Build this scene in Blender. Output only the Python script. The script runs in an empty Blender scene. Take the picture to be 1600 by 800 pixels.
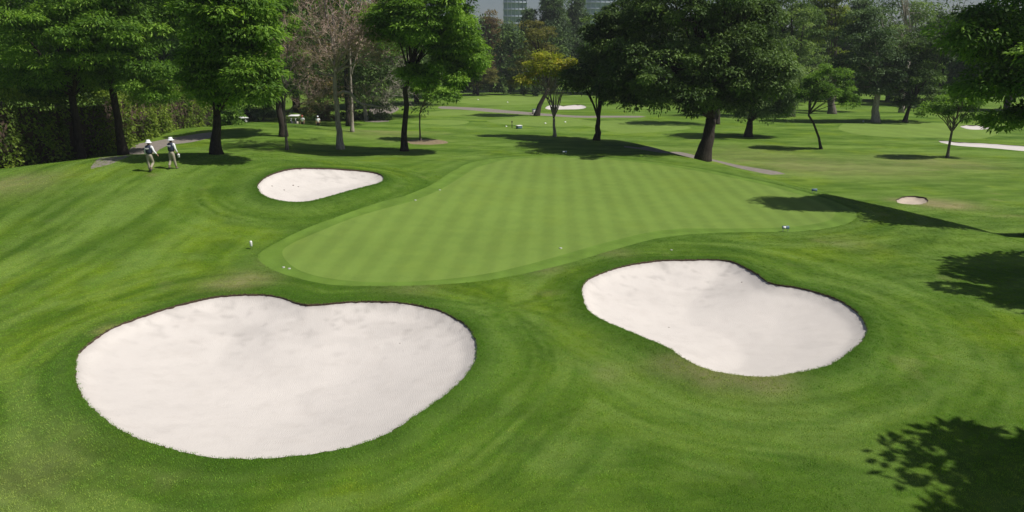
import bpy, math, random
import numpy as np
from mathutils import Vector, Matrix
from mathutils.geometry import delaunay_2d_cdt

# ------------------------------------------------------------------ camera, world, sun, exposure
S = bpy.context.scene
COL = S.collection
CAM = np.array([0.0, 0.0, 8.0])
PITCH = math.radians(15.8)
FPX = 1081.0                       # focal length in photo pixels (1600 wide)
cd = bpy.data.cameras.new('camera')
cd.sensor_width = 36.0
cd.lens = 36.0 * FPX / 1600.0
cd.clip_end = 5000
cam = bpy.data.objects.new('camera', cd)
cam.location = CAM
cam.rotation_euler = (math.pi / 2 - PITCH, 0, 0)
COL.objects.link(cam)
S.camera = cam

SUN_EL = math.radians(56)
SUN_AZ = math.radians(-12)         # direction towards the sun in the xy plane, from +x
W = bpy.data.worlds.new('World')
S.world = W
W.use_nodes = True
wn = W.node_tree.nodes
sky = wn.new('ShaderNodeTexSky')
sky.sky_type = 'NISHITA'
sky.sun_disc = False
sky.sun_elevation = SUN_EL
sky.sun_rotation = math.pi / 2 - SUN_AZ
sky.air_density = 1.0
sky.dust_density = 2.0
sky.ozone_density = 3.0
bg = wn['Background']
W.node_tree.links.new(sky.outputs[0], bg.inputs[0])
bg.inputs[1].default_value = 0.055
sd = bpy.data.lights.new('sun', 'SUN')
sd.energy = 5.0
sd.angle = math.radians(0.55)
sd.color = (1.0, 0.955, 0.88)
sun = bpy.data.objects.new('sun', sd)
sv = Vector((math.cos(SUN_AZ) * math.cos(SUN_EL), math.sin(SUN_AZ) * math.cos(SUN_EL), math.sin(SUN_EL)))
sun.rotation_euler = sv.to_track_quat('Z', 'Y').to_euler()
sun.location = (60, -30, 80)
COL.objects.link(sun)
S.view_settings.view_transform = 'Standard'
S.view_settings.look = 'None'
S.view_settings.exposure = 0.0
S.view_settings.gamma = 1.0

# ------------------------------------------------------------------ small tools
def ray(px, py):
    u = (px - 800.0) / FPX
    v = (400.0 - py) / FPX
    return np.array([u, math.cos(PITCH) + v * math.sin(PITCH), -math.sin(PITCH) + v * math.cos(PITCH)])

def flat(px, py, z=0.0):
    d = ray(px, py)
    t = (z - CAM[2]) / d[2]
    return CAM + d * t

def at_y(px, py, y):
    d = ray(px, py)
    return CAM + d * (y / d[1])

def sstep(t):
    t = np.clip(t, 0, 1)
    return t * t * (3 - 2 * t)

_hr = np.random.RandomState(5)
_perm = _hr.rand(256, 256)
def vnoise(x, y, off=0):
    x = np.asarray(x, float) + off * 17.3
    y = np.asarray(y, float) + off * 9.7
    xi = np.floor(x).astype(int); yi = np.floor(y).astype(int)
    fx = sstep(x - xi); fy = sstep(y - yi)
    a = _perm[xi & 255, yi & 255]; b = _perm[(xi + 1) & 255, yi & 255]
    c = _perm[xi & 255, (yi + 1) & 255]; d = _perm[(xi + 1) & 255, (yi + 1) & 255]
    return (a * (1 - fx) + b * fx) * (1 - fy) + (c * (1 - fx) + d * fx) * fy

def fbm(x, y, off=0, oct=4):
    r = 0; amp = 0.5; tot = 0
    for k in range(oct):
        r = r + amp * vnoise(x * 2 ** k, y * 2 ** k, off + k)
        tot += amp; amp *= 0.5
    return r / tot

def seg_dist(x, y, poly, closed=True):
    x = np.asarray(x, float); y = np.asarray(y, float)
    best = np.full(x.shape, 1e9)
    n = len(poly)
    for i in range(n if closed else n - 1):
        a = poly[i]; b = poly[(i + 1) % n]
        dx, dy = b[0] - a[0], b[1] - a[1]
        L = dx * dx + dy * dy + 1e-12
        t = np.clip(((x - a[0]) * dx + (y - a[1]) * dy) / L, 0, 1)
        d = (x - a[0] - t * dx) ** 2 + (y - a[1] - t * dy) ** 2
        best = np.minimum(best, d)
    return np.sqrt(best)

def inside(x, y, poly):
    x = np.asarray(x, float); y = np.asarray(y, float)
    r = np.zeros(x.shape, bool)
    n = len(poly)
    for i in range(n):
        x1, y1 = poly[i][0], poly[i][1]
        x2, y2 = poly[(i + 1) % n][0], poly[(i + 1) % n][1]
        if y1 == y2:
            continue
        c = (y1 > y) != (y2 > y)
        r ^= c & (x < (x2 - x1) * (y - y1) / (y2 - y1) + x1)
    return r

# ------------------------------------------------------------------ the lie of the land
RIDGE_PX = [(1750, 430), (1587, 382), (1478, 350), (1369, 324), (1272, 303), (1195, 284), (1130, 263), (1060, 246),
            (1000, 231), (930, 217), (850, 206), (760, 203), (660, 209), (560, 213)]
RIDGE = [tuple(flat(*p)[:2]) for p in RIDGE_PX]
PLATEAU = RIDGE + [(-30, 80), (-60, 70), (-90, 20), (-60, -60), (60, -60), (70, 0)]
def hbase(x, y):
    x = np.asarray(x, float); y = np.asarray(y, float)
    d = seg_dist(x, y, PLATEAU)
    d = np.where(inside(x, y, PLATEAU), 0, d)
    z = -1.35 * sstep(d / 6.0)
    z = z + 2.5 * np.exp(-((x + 20) / 12.5) ** 2 / 1.6 - ((y - 41) / 9.5) ** 2 / 1.6)
    z = z + 1.2 * np.exp(-((x + 26) / 13) ** 2 - ((y - 79) / 13) ** 2)
    z = z + 0.35 * np.exp(-((x - 3) / 14) ** 2 - ((y - 70) / 9) ** 2)
    z = z + 0.5 * (fbm(x / 17.0, y / 17.0, 3, 2) - 0.5) * sstep((y - 62) / 20)
    z = z + 1.6 * (fbm(x / 45.0, y / 45.0, 7, 2) - 0.4) * sstep((y - 110) / 80)
    z = z + 0.18 * (fbm(x / 8.0, y / 8.0, 9, 2) - 0.5)
    return z

def hit(px, py, f=hbase):
    d = ray(px, py)
    ts = np.concatenate([np.linspace(4, 60, 400), np.linspace(60.2, 400, 1500), np.linspace(401, 1500, 800)])
    P = CAM[None, :] + d[None, :] * ts[:, None]
    g = P[:, 2] - f(P[:, 0], P[:, 1])
    k = np.argmax(g < 0)
    if g[k] >= 0:
        k = len(ts) - 1
    t0, t1 = ts[max(k - 1, 0)], ts[k]
    a = g[max(k - 1, 0)]; b = g[k]
    t = t0 + (t1 - t0) * (a / (a - b + 1e-12))
    p = CAM + d * t
    p[2] = float(f(p[0], p[1]))
    return p

def spline(pts, step, closed=True, jag=0.0, seed=0):
    n = len(pts); out = []
    rs = np.random.RandomState(seed)
    rng = range(n if closed else n - 1)
    for i in rng:
        g = lambda k: np.array(pts[k % n] if closed else pts[min(max(k, 0), n - 1)], float)
        p0, p1, p2, p3 = g(i - 1), g(i), g(i + 1), g(i + 2)
        m = max(1, int(np.linalg.norm(p2 - p1) / step))
        for k in range(m):
            t = k / m
            out.append(0.5 * ((2 * p1) + (-p0 + p2) * t + (2 * p0 - 5 * p1 + 4 * p2 - p3) * t * t + (-p0 + 3 * p1 - 3 * p2 + p3) * t ** 3))
    if not closed:
        out.append(np.array(pts[-1], float))
    out = np.array(out)
    if jag:
        c = out.mean(0)
        nz = rs.randn(len(out), 2) * jag
        k2 = np.cumsum(np.linalg.norm(np.diff(out, axis=0, append=out[:1]), axis=1))
        out = out + nz + (np.stack([fbm(k2 * 1.3, k2 * 0, 31, 3), fbm(k2 * 1.3, k2 * 0, 37, 3)], 1) - 0.5) * jag * 6
    return out

def outline(pxs, step, jag=0.0, seed=0):
    return spline([hit(*p)[:2] for p in pxs], step, True, jag, seed)

BUNK_PX = {
 'big': [(117,570),(124,548),(150,527),(180,509),(240,487),(300,470),(350,461),(405,459),(440,464),(468,473),(500,474),(560,470),(620,471),
         (680,482),(715,497),(736,514),(746,540),(742,566),(722,594),(690,622),(640,657),(590,684),(530,703),(460,714),(390,718),
         (320,714),(260,700),(200,678),(150,645),(122,608)],
 'right': [(909,462),(911,443),(930,430),(970,416),(1020,407),(1070,405),(1120,405),(1150,410),(1180,425),(1205,441),(1250,449),(1300,463),(1335,482),
           (1353,503),(1356,517),(1345,537),(1320,556),(1290,573),(1240,584),(1190,589),(1130,583),(1085,570),(1040,542),(990,521),(940,499),(918,483)],
 'left': [(402,291),(408,281),(425,271),(455,263),(490,262),(540,264),(580,268),(597,273),(600,279),(592,286),(565,293),(520,305),(480,315),(440,314),(412,305)],
}
FRINGE_PX = [(403,404),(410,392),(440,375),(480,356),(540,334),(590,317),(640,303),(680,285),(710,266),(740,253),(790,246),(860,243),(930,245),
             (1000,251),(1070,260),(1150,275),(1220,290),(1290,310),(1330,327),(1339,338),(1325,349),(1290,357),(1240,362),(1150,363),(1080,366),
             (1020,374),(960,390),(900,408),(830,425),(760,438),(680,445),(590,447),(520,445),(470,436),(425,421)]
GREEN_PX = [(441,394),(455,381),(500,361),(550,341),(600,326),(650,312),(690,295),(720,277),(745,262),(790,250),(860,246),(930,248),
            (1000,254),(1070,264),(1150,279),(1210,293),(1265,310),(1300,327),(1304,337),(1290,346),(1240,354),(1150,357),(1070,357),
            (1010,364),(950,378),(890,395),(810,417),(740,431),(660,439),(590,441),(530,437),(480,427),(452,412)]
HRIM = lambda x, y: hbase(x, y) + 0.15
BUNK = {k: spline([hit(*q, HRIM)[:2] for q in v], 0.09, True, 0.012, i) for i, (k, v) in enumerate(BUNK_PX.items())}
PIT = outline([(1400,313),(1408,308),(1428,306),(1447,309),(1449,315),(1438,319),(1418,319),(1404,317)], 0.12, 0.03, 9)
GREEN = outline(GREEN_PX, 0.30)
FRINGE = outline(FRINGE_PX, 0.30)
# paths and far mown areas
PATHS = {
 'left_path': outline([(150,262),(205,243),(250,233),(300,222),(335,214),(345,210),(345,206),(325,207),(290,212),(240,221),(205,231),(150,250)], 1.0),
 'middle_path': outline([(975,228),(1000,230.5),(1050,237),(1100,246),(1160,259),(1215,268),(1228,272),(1205,273),(1160,264),(1100,250),(1050,240),(1000,233),(975,230)], 1.0),
 'far_path': outline([(690,166),(740,168),(800,173),(860,178),(920,181),(1000,181),(1000,183.5),(920,184),(860,181.5),(800,177.5),(740,172.5),(690,170)], 2.0),
 'yard_path': outline([(598,164),(622,168),(617,175),(600,179),(578,177),(580,167)], 1.0),
 'bed_path': outline([(570,186),(600,187),(608,190),(590,191),(572,190)], 1.0),
}
FARGREEN = [
 outline([(1310,200),(1330,192),(1400,190),(1480,193),(1540,199),(1560,208),(1530,217),(1470,215),(1390,214),(1330,208)], 1.5),
 outline([(715,158),(760,151),(820,150),(860,153),(850,160),(800,164),(745,163)], 2.5),
 outline([(760,189),(800,184),(860,183),(920,188),(930,194),(880,198),(800,195)], 1.5),
 outline([(640,191),(680,187),(730,189),(725,194),(690,195)], 1.5),
 outline([(655,178),(690,173),(760,173),(750,177),(700,181),(665,181)], 1.5),
 outline([(900,192),(960,188),(1020,192),(1080,199),(1040,205),(980,208),(930,200)], 1.5),
]
FARBUNK = {
 'farmid': outline([(852,168),(862,164),(880,165),(905,163.5),(916,167),(905,170.5),(880,171),(858,171)], 0.6, 0.03, 3),
 'farright': outline([(1466,220),(1475,219.5),(1500,222),(1540,224),(1600,228),(1660,233),(1660,240),(1600,236),(1545,231),(1500,228),(1475,224)], 0.5, 0.03, 4),
 'farright2': outline([(1500,197),(1520,195.5),(1545,198),(1540,202),(1515,202)], 0.6, 0.03, 5),
}
MULCH = outline([(636,221),(650,218),(680,218),(700,222),(690,225),(665,226),(645,225)], 0.5, 0.05, 6)
ALLB = list(BUNK.values())
def coarse(p, k):
    return p[::k]
BC = [coarse(p, 6) for p in ALLB]

def hfull(x, y):
    z = hbase(x, y)
    for i, p in enumerate(BC):
        c = p.mean(0); r = np.abs(p - c).max() + 4
        x_ = np.asarray(x); y_ = np.asarray(y)
        m = (np.abs(x_ - c[0]) < r) & (np.abs(y_ - c[1]) < r)
        if np.any(m):
            if x_.ndim == 0:
                z = z + 0.16 * math.exp(-(float(seg_dist(x_, y_, p)) / 0.9) ** 2)
            else:
                d = seg_dist(x_[m], y_[m], p)
                z = np.array(z); z[m] += 0.16 * np.exp(-(d / 0.9) ** 2)
    return z

def ground_at(px, py):
    return hit(px, py, hbase) * 1.0

# ------------------------------------------------------------------ objects, tags, meshes
def tag(o, label=None, cat=None, group=None, kind=None):
    if label: o['label'] = label
    if cat: o['category'] = cat
    if group: o['group'] = group
    if kind: o['kind'] = kind
    return o

def empty(name, loc, rz=0.0):
    o = bpy.data.objects.new(name, None)
    o.empty_display_size = 0.3
    o.location = loc
    o.rotation_euler = (0, 0, rz)
    COL.objects.link(o)
    return o

def mesh_np(name, V, F, mat=None, parent=None, smooth=False, mats=None, midx=None, attrs=None, link=True):
    """F: (n,3) or (n,4) int array, or list of such arrays"""
    me = bpy.data.meshes.new(name)
    Fs = F if isinstance(F, list) else [F]
    Fs = [np.asarray(f, np.int32) for f in Fs if len(f)]
    V = np.asarray(V, np.float32)
    me.vertices.add(len(V)); me.vertices.foreach_set('co', V.ravel())
    loops = np.concatenate([f.ravel() for f in Fs])
    tot = np.concatenate([np.full(len(f), f.shape[1], np.int32) for f in Fs])
    start = np.concatenate([[0], np.cumsum(tot)[:-1]]).astype(np.int32)
    me.loops.add(len(loops)); me.loops.foreach_set('vertex_index', loops.astype(np.int32))
    me.polygons.add(len(tot)); me.polygons.foreach_set('loop_start', start)
    try:
        me.polygons.foreach_set('loop_total', tot)
    except Exception:
        pass
    if mats:
        for m in mats: me.materials.append(m)
        me.polygons.foreach_set('material_index', np.asarray(midx, np.int32))
    elif mat:
        me.materials.append(mat)
    if smooth:
        me.polygons.foreach_set('use_smooth', np.ones(len(tot), bool))
    if attrs:
        for k, v in attrs.items():
            v = np.asarray(v, np.float32)
            if v.ndim == 1:
                a = me.attributes.new(k, 'FLOAT', 'POINT'); a.data.foreach_set('value', v)
            else:
                a = me.attributes.new(k, 'FLOAT_COLOR', 'POINT')
                a.data.foreach_set('color', np.concatenate([v, np.ones((len(v), 1), np.float32)], 1).ravel())
    me.update(calc_edges=True)
    me.validate()
    o = bpy.data.objects.new(name, me)
    if link: COL.objects.link(o)
    if parent: o.parent = parent
    return o

class MB:
    """collects tubes, boxes and lathes and builds ONE mesh object"""
    def __init__(self):
        self.V = []; self.F3 = []; self.F4 = []; self.n = 0; self.P = []
    def add(self, V, F3=None, F4=None):
        V = np.asarray(V, float)
        if F3 is not None and len(F3): self.F3.append(np.asarray(F3) + self.n)
        if F4 is not None and len(F4): self.F4.append(np.asarray(F4) + self.n)
        self.V.append(V); self.n += len(V)
    def tube(self, pts, rad, sides=8, squash=None, cap=True):
        pts = np.asarray(pts, float); n = len(pts)
        rad = np.broadcast_to(np.asarray(rad, float), (n,))
        T = np.gradient(pts, axis=0); T /= np.linalg.norm(T, axis=1)[:, None] + 1e-9
        ref = np.array([1.0, 0.1, 0.05]) if abs(T[0][2]) > 0.6 else np.array([0.05, 0.1, 1.0])
        A = np.cross(T, ref); A /= np.linalg.norm(A, axis=1)[:, None] + 1e-9
        B = np.cross(T, A)
        ang = np.arange(sides) / sides * 2 * math.pi
        ca, sa = np.cos(ang), np.sin(ang)
        V = pts[:, None, :] + rad[:, None, None] * (A[:, None, :] * ca[None, :, None] + B[:, None, :] * sa[None, :, None])
        V = V.reshape(-1, 3)
        i = np.arange(n - 1)[:, None] * sides; j = np.arange(sides)[None, :]; j2 = (j + 1) % sides
        F = np.stack([i + j, i + j2, i + sides + j2, i + sides + j], -1).reshape(-1, 4)
        F3 = []
        if cap:
            V = np.concatenate([V, pts[:1], pts[-1:]])
            c0 = n * sides; c1 = c0 + 1
            F3 = [(c0, (k + 1) % sides, k) for k in range(sides)] + [(c1, (n - 1) * sides + k, (n - 1) * sides + (k + 1) % sides) for k in range(sides)]
        self.add(V, F3, F)
    def box(self, c, s, rot=None, taper=1.0, bev=0.0):
        hx, hy, hz = s[0] / 2, s[1] / 2, s[2] / 2
        if bev > 0:
            b = bev
            V = []
            for z, k in ((-hz, b), (-hz + b, 0), (hz - b, 0), (hz, b)):
                X, Y = hx - k, hy - k
                q = b * 0.6
                V += [(-X + q, -Y, z), (X - q, -Y, z), (X, -Y + q, z), (X, Y - q, z), (X - q, Y, z), (-X + q, Y, z), (-X, Y - q, z), (-X, -Y + q, z)]
            V = np.array(V)
            F4 = [(r * 8 + k, r * 8 + (k + 1) % 8, r * 8 + 8 + (k + 1) % 8, r * 8 + 8 + k) for r in range(3) for k in range(8)]
            F3 = [(24, 24 + k, 25 + k) for k in range(1, 7)] + [(0, k + 1, k) for k in range(1, 7)]
        else:
            V = np.array([(x, y, z) for z in (-hz, hz) for x, y in ((-hx, -hy), (hx, -hy), (hx, hy), (-hx, hy))], float)
            F4 = [(3, 2, 1, 0), (4, 5, 6, 7), (0, 1, 5, 4), (1, 2, 6, 5), (2, 3, 7, 6), (3, 0, 4, 7)]; F3 = []
        if taper != 1.0:
            m = V[:, 2] > 0; V[m, :2] *= taper
        if rot is not None:
            M = np.array(Matrix.Rotation(rot[2], 3, 'Z') @ Matrix.Rotation(rot[1], 3, 'Y') @ Matrix.Rotation(rot[0], 3, 'X'))
            V = V @ M.T
        self.add(V + np.asarray(c, float), F3, F4)
    def lathe(self, c, prof, sides=12, sx=1.0, sy=1.0):
        n = len(prof); ang = np.arange(sides) / sides * 2 * math.pi
        V = np.array([(c[0] + r * math.cos(a) * sx, c[1] + r * math.sin(a) * sy, c[2] + z) for r, z in prof for a in ang])
        F = [(i * sides + j, i * sides + (j + 1) % sides, (i + 1) * sides + (j + 1) % sides, (i + 1) * sides + j) for i in range(n - 1) for j in range(sides)]
        self.add(V, None, F)
    def ball(self, c, r, sides=12, rings=7):
        r = (r, r, r) if np.isscalar(r) else r
        prof = [(max(math.sin(math.pi * k / rings), 0.01), -math.cos(math.pi * k / rings)) for k in range(rings + 1)]
        ang = np.arange(sides) / sides * 2 * math.pi
        V = np.array([(c[0] + p * math.cos(a) * r[0], c[1] + p * math.sin(a) * r[1], c[2] + z * r[2]) for p, z in prof for a in ang])
        F = [(i * sides + j, i * sides + (j + 1) % sides, (i + 1) * sides + (j + 1) % sides, (i + 1) * sides + j) for i in range(rings) for j in range(sides)]
        self.add(V, None, F)
    def build(self, name, mat, parent=None, smooth=True):
        V = np.concatenate(self.V)
        Fs = []
        if self.F3: Fs.append(np.concatenate(self.F3))
        if self.F4: Fs.append(np.concatenate(self.F4))
        return mesh_np(name, V, Fs, mat, parent, smooth)

# ------------------------------------------------------------------ materials
def new_mat(name):
    m = bpy.data.materials.new(name); m.use_nodes = True
    nt = m.node_tree
    b = nt.nodes['Principled BSDF']
    return m, nt, b, nt.links.new

def noise_node(nt, scale, detail=4, rough=0.6, coord='obj', stretch=None):
    tc = nt.nodes.new('ShaderNodeTexCoord') if coord == 'obj' else nt.nodes.new('ShaderNodeNewGeometry')
    out = tc.outputs['Object'] if coord == 'obj' else tc.outputs['Position']
    if stretch:
        mp = nt.nodes.new('ShaderNodeMapping'); mp.inputs['Scale'].default_value = stretch
        if len(stretch) > 3: pass
        nt.links.new(out, mp.inputs[0]); out = mp.outputs[0]
    n = nt.nodes.new('ShaderNodeTexNoise'); n.inputs['Scale'].default_value = scale
    n.inputs['Detail'].default_value = detail; n.inputs['Roughness'].default_value = rough
    nt.links.new(out, n.inputs['Vector'])
    return n

def ramp(nt, src, stops):
    r = nt.nodes.new('ShaderNodeValToRGB')
    while len(r.color_ramp.elements) > 1: r.color_ramp.elements.remove(r.color_ramp.elements[-1])
    for i, (p, c) in enumerate(stops):
        e = r.color_ramp.elements[0] if i == 0 else r.color_ramp.elements.new(p)
        e.position = p; e.color = (*c, 1)
    nt.links.new(src, r.inputs[0])
    return r

def mixc(nt, a, b, fac, mode='MIX'):
    m = nt.nodes.new('ShaderNodeMix'); m.data_type = 'RGBA'; m.blend_type = mode
    for s, v in ((m.inputs[6], a), (m.inputs[7], b), (m.inputs[0], fac)):
        if hasattr(v, 'is_output'): nt.links.new(v, s)
        elif isinstance(v, (int, float)): s.default_value = v
        else: s.default_value = (*v, 1)
    return m.outputs[2]

def plain(name, c, rough=0.6, metal=0.0, var=0.15, scale=6.0, bump=0.0, spec=0.4):
    m, nt, b, L = new_mat(name)
    n = noise_node(nt, scale)
    lo = tuple(x * (1 - var) for x in c); hi = tuple(min(1, x * (1 + var)) for x in c)
    r = ramp(nt, n.outputs[0], [(0.3, lo), (0.7, hi)])
    L(r.outputs[0], b.inputs['Base Color'])
    b.inputs['Roughness'].default_value = rough
    b.inputs['Metallic'].default_value = metal
    b.inputs['Specular IOR Level'].default_value = spec
    if bump:
        bp = nt.nodes.new('ShaderNodeBump'); bp.inputs['Strength'].default_value = bump; bp.inputs['Distance'].default_value = 0.02
        L(n.outputs[0], bp.inputs['Height']); L(bp.outputs[0], b.inputs['Normal'])
    return m

def grass_mat(name, grain=1.0, bump=0.6):
    m, nt, b, L = new_mat(name)
    at = nt.nodes.new('ShaderNodeAttribute'); at.attribute_name = 'tone'
    n1 = noise_node(nt, 9.0, 5, 0.75, 'geo')
    n2 = noise_node(nt, 1.1, 4, 0.65, 'geo')
    n3 = noise_node(nt, 45.0, 3, 0.7, 'geo')
    f1 = ramp(nt, n1.outputs[0], [(0.3, (1 - .26 * grain,) * 3), (0.72, (1 + .0,) * 3)])
    f2 = ramp(nt, n2.outputs[0], [(0.3, (.86, .9, .9)), (0.7, (1, 1, 1))])
    f3 = ramp(nt, n3.outputs[0], [(0.3, (1 - .35 * grain,) * 3), (0.7, (1,) * 3)])
    c = mixc(nt, at.outputs['Color'], f1.outputs[0], 1.0, 'MULTIPLY')
    c = mixc(nt, c, f2.outputs[0], 1.0, 'MULTIPLY')
    c = mixc(nt, c, f3.outputs[0], 1.0, 'MULTIPLY')
    L(c, b.inputs['Base Color'])
    b.inputs['Roughness'].default_value = 0.75
    b.inputs['Specular IOR Level'].default_value = 0.08
    b.inputs['Sheen Weight'].default_value = 0.0
    bp = nt.nodes.new('ShaderNodeBump'); bp.inputs['Strength'].default_value = bump; bp.inputs['Distance'].default_value = 0.04
    L(n3.outputs[0], bp.inputs['Height']); L(bp.outputs[0], b.inputs['Normal'])
    return m

M = {}
M['rough'] = grass_mat('rough_grass', 1.0, 0.9)
M['short'] = grass_mat('short_grass', 0.35, 0.25)

def sand_mat():
    m, nt, b, L = new_mat('sand')
    at = nt.nodes.new('ShaderNodeAttribute'); at.attribute_name = 'tone'
    n1 = noise_node(nt, 1.6, 6, 0.62, 'geo')
    r1 = ramp(nt, n1.outputs[0], [(0.28, (.95, .945, .94)), (0.5, (1, 1, 1))])
    n2 = noise_node(nt, 14.0, 5, 0.7, 'geo')
    r2 = ramp(nt, n2.outputs[0], [(0.22, (.78, .76, .74)), (0.42, (1, 1, 1))])
    c = mixc(nt, at.outputs['Color'], r1.outputs[0], 1.0, 'MULTIPLY')
    c = mixc(nt, c, r2.outputs[0], 0.7, 'MULTIPLY')
    L(c, b.inputs['Base Color'])
    b.inputs['Roughness'].default_value = 0.95; b.inputs['Specular IOR Level'].default_value = 0.1
    w = nt.nodes.new('ShaderNodeTexWave'); w.inputs['Scale'].default_value = 6.0; w.inputs['Distortion'].default_value = 9.0
    w.inputs['Detail'].default_value = 3; w.inputs['Detail Scale'].default_value = 0.7
    g = nt.nodes.new('ShaderNodeNewGeometry'); L(g.outputs['Position'], w.inputs[0])
    bp = nt.nodes.new('ShaderNodeBump'); bp.inputs['Strength'].default_value = 0.12; bp.inputs['Distance'].default_value = 0.02
    L(w.outputs[1], bp.inputs['Height'])
    bp2 = nt.nodes.new('ShaderNodeBump'); bp2.inputs['Strength'].default_value = 0.25; bp2.inputs['Distance'].default_value = 0.03
    n3 = noise_node(nt, 5.0, 6, 0.7, 'geo')
    L(n3.outputs[0], bp2.inputs['Height']); L(bp.outputs[0], bp2.inputs['Normal']); L(bp2.outputs[0], b.inputs['Normal'])
    return m
M['sand'] = sand_mat()
M['soil'] = plain('soil', (0.06, 0.04, 0.026), 0.95, var=0.4, scale=14, bump=0.5)
M['mulch'] = plain('mulch', (0.22, 0.17, 0.10), 0.95, var=0.45, scale=8, bump=0.6)
M['path'] = plain('path_surface', (0.205, 0.18, 0.155), 0.9, var=0.16, scale=2.5, bump=0.2)

def bark_mat(name, c1, c2, scale=3.0):
    m, nt, b, L = new_mat(name)
    n = noise_node(nt, scale, 6, 0.7, 'obj', (4, 4, 0.8))
    r = ramp(nt, n.outputs[0], [(0.32, c1), (0.62, c2)])
    L(r.outputs[0], b.inputs['Base Color']); b.inputs['Roughness'].default_value = 0.92
    b.inputs['Specular IOR Level'].default_value = 0.15
    bp = nt.nodes.new('ShaderNodeBump'); bp.inputs['Strength'].default_value = 0.9; bp.inputs['Distance'].default_value = 0.08
    L(n.outputs[0], bp.inputs['Height']); L(bp.outputs[0], b.inputs['Normal'])
    return m
M['bark_dark'] = bark_mat('bark_dark', (0.02, 0.016, 0.014), (0.065, 0.054, 0.044))
M['bark_grey'] = bark_mat('bark_grey', (0.06, 0.05, 0.045), (0.2, 0.175, 0.15))
M['bark_pale'] = bark_mat('bark_pale', (0.16, 0.13, 0.11), (0.44, 0.39, 0.34), 2.0)
M['twig'] = plain('twig', (0.44, 0.32, 0.27), 0.9, var=0.35, scale=1.5)
M['twig_pale'] = plain('twig_pale', (0.48, 0.42, 0.37), 0.9, var=0.3, scale=1.5)

def leaf_mat(name, dark, mid, light, trans=0.36):
    m, nt, b, L = new_mat(name)
    at = nt.nodes.new('ShaderNodeAttribute'); at.attribute_name = 'tint'
    r = ramp(nt, at.outputs['Fac'], [(0.0, dark), (0.5, mid), (1.0, light)])
    L(r.outputs[0], b.inputs['Base Color'])
    b.inputs['Roughness'].default_value = 0.65; b.inputs['Specular IOR Level'].default_value = 0.16
    t = nt.nodes.new('ShaderNodeBsdfTranslucent')
    c = mixc(nt, r.outputs[0], (1.6, 1.7, 0.7), 1.0, 'MULTIPLY'); L(c, t.inputs[0])
    ms = nt.nodes.new('ShaderNodeMixShader'); ms.inputs[0].default_value = trans
    L(b.outputs[0], ms.inputs[1]); L(t.outputs[0], ms.inputs[2])
    L(ms.outputs[0], nt.nodes['Material Output'].inputs[0])
    return m
M['leaf_bright'] = leaf_mat('leaf_bright', (0.044, 0.099, 0.0154), (0.1265, 0.2365, 0.0308), (0.275, 0.429, 0.066))
M['leaf_mid'] = leaf_mat('leaf_mid', (0.0408, 0.0864, 0.0168), (0.108, 0.204, 0.0312), (0.222, 0.36, 0.06))
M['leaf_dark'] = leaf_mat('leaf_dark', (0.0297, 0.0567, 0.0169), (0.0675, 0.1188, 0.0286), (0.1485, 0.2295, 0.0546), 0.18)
M['leaf_grey'] = leaf_mat('leaf_grey', (0.05, 0.095, 0.028), (0.12, 0.19, 0.06), (0.23, 0.31, 0.11))
M['leaf_blue'] = leaf_mat('leaf_blue', (0.035, 0.0688, 0.0264), (0.0775, 0.1313, 0.048), (0.15, 0.225, 0.084), 0.2)
M['leaf_yellow'] = leaf_mat('leaf_yellow', (0.13, 0.16, 0.02), (0.27, 0.31, 0.035), (0.46, 0.38, 0.06))
M['leaf_olive'] = leaf_mat('leaf_olive', (0.072, 0.072, 0.024), (0.144, 0.144, 0.042), (0.216, 0.204, 0.072))
M['leaf_lime'] = leaf_mat('leaf_lime', (0.06, 0.09, 0.0156), (0.132, 0.18, 0.0286), (0.24, 0.288, 0.052))
M['leaf_hedge'] = leaf_mat('leaf_hedge', (0.0438, 0.075, 0.012), (0.125, 0.1875, 0.0264), (0.25, 0.325, 0.054))
M['leaf_brown'] = leaf_mat('leaf_brown', (0.10, 0.072, 0.045), (0.18, 0.135, 0.08), (0.26, 0.22, 0.08))

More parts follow.
